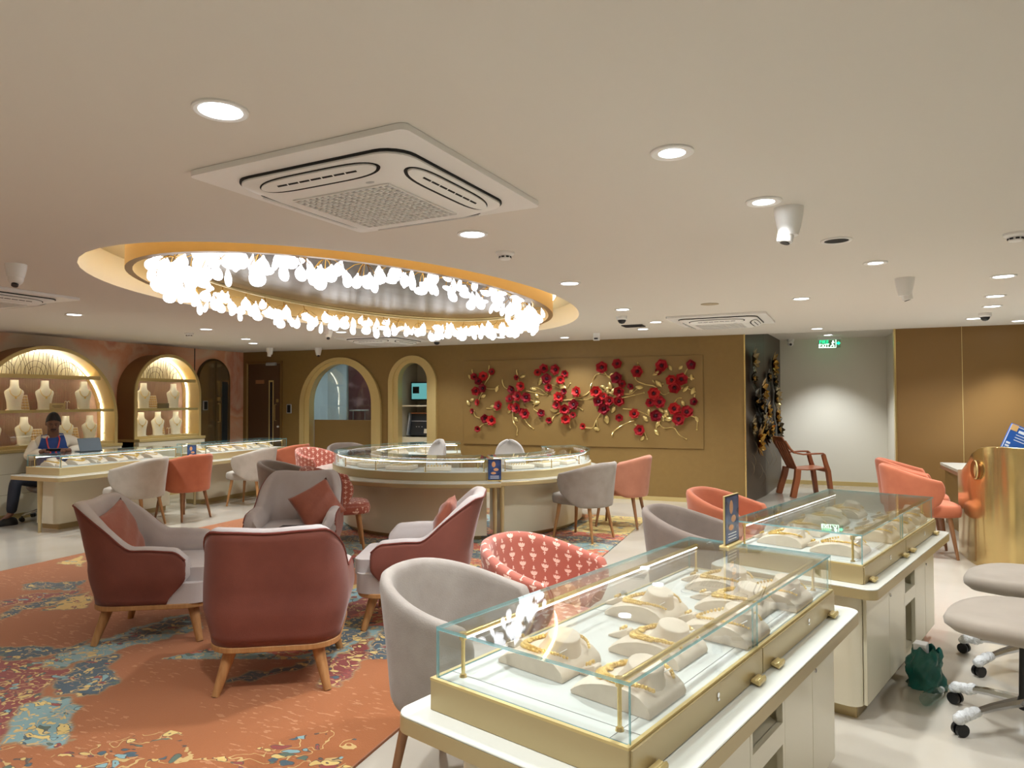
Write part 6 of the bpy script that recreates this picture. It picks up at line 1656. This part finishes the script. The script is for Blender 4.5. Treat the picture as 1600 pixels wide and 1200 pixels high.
# ------------------------------------------------------------------ staff chairs
def office_chair(label, loc, rz, shell, seat_z=.46, back=True, wrap=False, rot0=0, sw=1.0, back_h=.95, group='office chairs behind the counters'):
    t = thing('office_chair', label, 'office chair', loc, rz, group)
    mb = MB()
    def sf(a, b):
        an = 2*PI*a; c, s = math.cos(an), math.sin(an)
        prof = [(0, -.065), (.6, -.060), (.88, -.045), (.99, -.015), (1.0, .005), (.96, .028), (.75, .040), (0, .032)]
        k = b*7; i = min(int(k), 6); f_ = k-i; r = prof[i][0]*(1-f_)+prof[i+1][0]*f_; z = prof[i][1]*(1-f_)+prof[i+1][1]*f_
        x = .255*math.copysign(abs(c)**.8, c)*r*sw; return (x, sw*.265*math.copysign(abs(s)**.8, s)*r*(1-.10*c), seat_z+z-.02*max(0, c*r)**3+.015*abs(s*r)**2)
    mb.grid(sf, 36, 14, closed_u=True); mb.build('seat', shell, t, ang=0)
    if back:
        mb = MB()
        def bf(a, b):
            u = 2*a-1; w_ = .215*(1-.28*b**3)*math.sqrt(max(0.0, 1-max(0, (b-.55)/.45)**2.4)) if b > .55 else .215
            y = u*w_; return (-.25-.05*b+.10*u*u*(1-.4*b), y, seat_z+.08+(back_h-seat_z-.08)*b)
        mb.grid(bf, 16, 14); mb.build('backrest', shell, t, solid=.045, sub=1, ang=0)
        mb = MB(); mb.tube([(-.12, 0, seat_z-.05), (-.28, 0, seat_z-.02), (-.325, 0, seat_z+.16)], .016, 8); mb.build('back_support', BLACKP, t)
    CHR = mat('chrome', (210, 212, 216), .12, metal=1)
    mb = MB(); mb.cyl((0, 0, .10), (0, 0, seat_z-.06), .026, .018, 14); mb.build('gas_column', BLACKP, t)
    WR = mat('plastic_wrap', (226, 228, 228), .3, coat=.5, bump=(60, 1.0))
    for k in range(5):
        a = rot0+2*PI*k/5; c, s = math.cos(a), math.sin(a)
        mb = MB(); mb.tube([(c*.02, s*.02, .135), (c*.16, s*.16, .118), (c*.28, s*.28, .092), (c*.315, s*.315, .075)], [.024, .019, .015, .012], 8); ar = mb.build('base_arm', CHR, t)
        mb = MB()
        for w_ in (-.014, .014):
            p_ = Vector((c*.32, s*.32, .029)); d_ = Vector((-s, c, 0)); mb.cyl(p_+d_*(w_-.008), p_+d_*(w_+.008), .0285, .0285, 16)
        mb.cyl((c*.318, s*.318, .03), (c*.318, s*.318, .07), .010, .010, 8); mb.build('castor', BLACKP, ar)
        if wrap:
            mb = MB(); rn_ = random.Random(k)
            for q in range(13):
                tt = .235+.008*q; mb.ball((c*tt+rn_.uniform(-.006, .006), s*tt+rn_.uniform(-.006, .006), .10-.0022*q+rn_.uniform(-.006, .006)), .021+rn_.uniform(0, .006), 8, 6)
            mb.build('plastic_sleeve', WR, ar, ang=0)
    return t
PUTTY = mat('grey_stool_fabric', (168, 156, 142), .85, sheen=.3, noise=(6, (158, 146, 132), .3, .7, (1, 1, 1)))
office_chair('grey swivel chair nearest at the right edge, its chrome base wrapped in plastic', (.975, 3.78, 0), R(160), PUTTY, .485, wrap=True, sw=1.2, rot0=R(48))
office_chair('second grey swivel chair at the right edge, behind the nearest one', (1.20, 4.62, 0), R(165), PUTTY, .485, wrap=True, sw=1.12, rot0=R(50))
WSH = mat('white_grey_shell', (206, 202, 200), .5)
office_chair('white shell office chair inside the round counter, left one', (-4.52, 8.14, .0125), R(-120), WSH, .48, back_h=.955)
office_chair('white shell office chair inside the round counter, right one', (-3.40, 8.62, .0125), R(-50), WSH, .48, back_h=.94)
office_chair('taupe office chair on which the salesman sits', (PX-.05, PY+.02, 0), math.atan2(f2.y, f2.x), TAUPEF, .40, back_h=.98)

# ------------------------------------------------------------------ moulded plastic chair in the alcove
t = thing('plastic_chair', 'brown moulded plastic armchair standing in the white alcove', 'chair', (.22, 11.74, 0), R(24))
BRP = mat('brown_plastic', (162, 96, 62), .35)
def slab(mb, pts, wd, th, axis=Vector((0, 1, 0))):
    """flat bar following pts in x-z, wd wide along y"""
    P_ = [Vector(p_) for p_ in pts]; V = []
    for i, p_ in enumerate(P_):
        t_ = (P_[min(i+1, len(P_)-1)]-P_[max(i-1, 0)]).normalized(); n_ = t_.cross(axis).normalized()
        w_ = wd[i] if isinstance(wd, list) else wd
        V.append([mb.bm.verts.new(p_+n_*a*th/2+axis*b*w_/2) for a, b in ((-1, -1), (1, -1), (1, 1), (-1, 1))])
    for A, B in zip(V, V[1:]):
        for k in range(4): mb.bm.faces.new((A[k], A[(k+1) % 4], B[(k+1) % 4], B[k]))
    mb.bm.faces.new(V[0]); mb.bm.faces.new(V[-1][::-1])
mb = MB()
for k in range(5):
    y = -.16+.08*k; mb_pts = [(-.20, y*.9, .43), (-.27, y, .58), (-.345, y*1.05, .74), (-.40, y*1.02, .86)]; slab(mb, mb_pts, .06, .014)
slab(mb, [(-.395, 0, .84), (-.425, 0, .915)], [.42, .36], .02); mb.build('backrest', BRP, t, bevel=.004)
mb = MB(); slab(mb, [(-.22, 0, .425), (-.05, 0, .415), (.12, 0, .43), (.24, 0, .44), (.275, 0, .42), (.285, 0, .37)], [.40, .44, .46, .46, .45, .44], .02); mb.build('seat', BRP, t, bevel=.004)
for sg in (-1, 1):
    mb = MB(); y = .245*sg
    slab(mb, [(-.40, y*.85, .86), (-.33, y*.95, .74), (-.27, y, .68), (-.14, y*1.04, .655), (.05, y*1.04, .665), (.17, y*1.02, .665), (.20, y, .64)], .055, .024); mb.build('armrest', BRP, t, bevel=.004)
    mb = MB(); slab(mb, [(.18, y, .65), (.22, y, .50), (.25, y, .40), (.275, y, .2), (.30, y, 0)], [.05, .06, .09, .08, .07], .055); mb.build('leg', BRP, t, bevel=.004)
    mb = MB(); slab(mb, [(-.20, y*.85, .43), (-.22, y*.92, .30), (-.27, y*1.0, .12), (-.30, y*1.04, 0)], [.07, .07, .065, .06], .085); mb.build('leg', BRP, t, bevel=.004)

# ------------------------------------------------------------------ reception counter
t = thing('reception_counter', 'curved mirror-gold reception counter at the right edge of the picture', 'reception counter', (0, 0, 0))
GM = mat('mirror_gold', (208, 182, 124), .16, metal=.85)
path = [(1.535, 7.95), (1.53, 7.75), (1.53, 7.55), (1.54, 7.40), (1.565, 7.28), (1.61, 7.18), (1.68, 7.10), (1.78, 7.05), (1.95, 7.02), (2.2, 7.0), (2.6, 6.98), (3.2, 6.97)]
hts = [.80, .82, .90, 1.0, 1.055, 1.075, 1.08, 1.078, 1.07, 1.065, 1.065, 1.065]
mb = MB(); V = []
for i, ((x, y), h_) in enumerate(zip(path, hts)):
    a = Vector(path[max(0, i-1)]); b = Vector(path[min(len(path)-1, i+1)]); d_ = (b-a).normalized(); n_ = Vector((-d_.y, d_.x))
    V.append([mb.bm.verts.new((x+n_.x*o_2, y+n_.y*o_2, z)) for o_2, z in ((0, 0), (0, h_), (.05, h_), (.05, 0))])
for A, B in zip(V, V[1:]):
    for k in range(4): mb.bm.faces.new((A[k], A[(k+1) % 4], B[(k+1) % 4], B[k]))
mb.bm.faces.new(V[0]); mb.bm.faces.new(V[-1][::-1]); mb.build('gold_front', GM, t, bevel=.004, ang=50)
mb = MB(); mb.box(1.75, 3.2, 7.1, 7.45, .98, 1.0); mb.box(1.75, 3.2, 7.1, 7.14, 0, 1.0); mb.build('inner_shelf', TOPW, t, smooth=False)
mb = MB(); mb.cyl((1.566, 7.31, .86), (1.546, 7.305, .86), .088, .088, 36); md_ = mb.build('medallion', mat('medallion_bronze', (150, 108, 62), .3, metal=.8), t)
mb = MB(); n = 36
mb.tube([(1.545, 7.305+.08*math.cos(2*PI*i/n), .86+.08*math.sin(2*PI*i/n)) for i in range(n)], .006, 6, closed=True)
for k in range(5): mb.tube([(1.544, 7.305, .80), (1.542, 7.305+.03*(k-2)*.6, .85), (1.544, 7.305+.026*(k-2), .905-.008*abs(k-2))], .004, 6)
mb.build('embossed_mark', BRASSD, md_)
t = thing('cash_desk', 'white-topped bronze desk behind the gold reception counter', 'desk', (0, 0, 0))
mb = MB(); mb.box(1.72, 3.3, 7.95, 9.86, .685, .715); mb.build('desktop', TOPW, t, bevel=.003)
mb = MB(); mb.box(1.722, 3.3, 7.955, 9.85, .645, .684); mb.build('desk_edge', mat('rose_edge', (176, 128, 102), .4, metal=.3), t, smooth=False)
mb = MB(); mb.box(1.76, 1.79, 7.98, 9.80, 0, .645); mb.box(1.79, 3.3, 9.77, 9.80, 0, .645); mb.build('side_panel', WALLD, t, smooth=False)
t = thing('price_board', 'tilted blue printed board standing on the reception counter', 'sign', (1.86, 7.60, .93), R(12))
m4 = Matrix.Rotation(R(24), 4, 'Y')
mb = MB(); mb.box(-.10, .10, -.008, .008, 0, .33); mb.xf(m4); bd = mb.build('board', mat('board_blue', (34, 92, 176), .35), t, bevel=.002)
WPR = mat('board_white', (232, 238, 244), .4)
mb = MB(); mb.box(-.098, -.092, -.0095, -.008, .01, .32); mb.box(.092, .098, -.0095, -.008, .01, .32); mb.box(-.098, .098, -.0095, -.008, .312, .318)
for z in (.19, .215, .24): mb.box(-.03, .08, -.0095, -.008, z, z+.006)
mb.box(-.02, .07, -.0095, -.008, .265, .29)
for k in range(5): mb.box(-.08+.034*0, -.045, -.0095, -.008, .03+k*.028, .048+k*.028)
mb.xf(m4); mb.build('printed_marks', WPR, bd, smooth=False)
mb = MB(); mb.box(-.095, -.035, -.010, -.008, .27, .325); mb.xf(m4); mb.build('picture', mat('board_picture', (218, 176, 116), .5), bd, smooth=False)
t = thing('card_terminal', 'black card terminal on the reception counter beside the blue board', 'card terminal', (2.03, 7.24, 1.001), R(20))
mb = MB(); mb.prism([(-.11, 0), (.11, 0), (.10, .05), (.03, .125), (-.07, .13), (-.10, .06)], -.05, .05, mat=Matrix(((1, 0, 0, 0), (0, 0, 1, 0), (0, 1, 0, 0), (0, 0, 0, 1)))); mb.build('body', BLACKP, t, bevel=.006)
mb = MB(); mb.box(-.05, .02, -.035, .035, .129, .133); mb.build('screen', mat('terminal_screen', (150, 156, 160), .15), t, smooth=False)

# ------------------------------------------------------------------ small things near the second counter
t = thing('plastic_bag', 'crumpled green plastic bag leaning on the second counter cabinet', 'bag', (.645, 4.17, 0), R(-20))
mb = MB(); rn = random.Random(2)
def bag(a, b):
    th = 2*PI*a; r = .095*(1-.30*b**2)*(1+.09*math.sin(5*th+8*b)+.06*math.sin(9*th-14*b)+.04*math.sin(17*th+23*b)); z = .205*b
    return (r*math.cos(th)*.9+.006*math.sin(9*b), r*math.sin(th)*.75, z+.012*math.sin(6*th)*b)
mb.grid(bag, 48, 16, closed_u=True); mb.lathe([(.08, .002), (0, .002)], 24, sx=.9, sy=.75)
mb.build('bag_film', mat('green_film', (18, 104, 96), .3, noise=(9, (70, 150, 140), .55, .75, (1, 1, 1)), coat=.4, bump=(22, .8)), t, ang=0)
mb = MB(); mb.box(-.05, .01, -.03, .04, .15, .225); mb.build('box_inside', WHITEP, t, bevel=.004)
t = thing('water_bottle', 'clear empty plastic bottle lying in front of the green bag', 'bottle', (.60, 3.90, .034), R(60))
PET = glass_mat('pet_plastic', (.78, .88, .88))
mb = MB(); prof = [(0, 0), (.028, 0), (.031, .01)]+[(.031-.002*(i % 2), .02+.012*i) for i in range(10)]+[(.028, .15), (.013, .175), (.012, .19)]
mb.lathe(prof, 20); mb.xf(Matrix.Rotation(PI/2, 4, 'Y')); mb.build('bottle_body', PET, t, ang=60)
mb = MB(); mb.cyl((.188, 0, 0), (.205, 0, 0), .014, .014, 14); mb.build('cap', mat('cap_white', (214, 222, 222), .4), t)
t = thing('blue_card', 'small blue card lying on the far ledge of the foreground counter', 'card', (.098, 3.195, ZL+.001), TW)
mb = MB(); mb.box(-.05, .05, -.03, .03, 0, .004); mb.build('sheet', mat('card_royal', (48, 52, 150), .3), t, smooth=False)
mb = MB(); mb.box(-.03, .03, -.012, .012, .004, .005); mb.build('print', mat('card_pale', (170, 176, 224), .4), t, smooth=False)
t = thing('leaflet', 'dark folded leaflet standing in the open niche of the foreground counter', 'leaflet', (0, 0, 0))
p_ = Vector((-.915, 1.721, 0))+wv*.50+lv*.86
t.location = (p_.x, p_.y, .4315); t.rotation_euler = (0, 0, TW)
mb = MB(); mb.obox((0, .02, .05), (.11, .004, .11), Euler((R(24), 0, 0))); mb.obox((0, -.025, .05), (.11, .004, .11), Euler((R(-24), 0, 0))); mb.build('folded_sheet', mat('leaflet_dark', (40, 26, 34), .4), t, smooth=False)
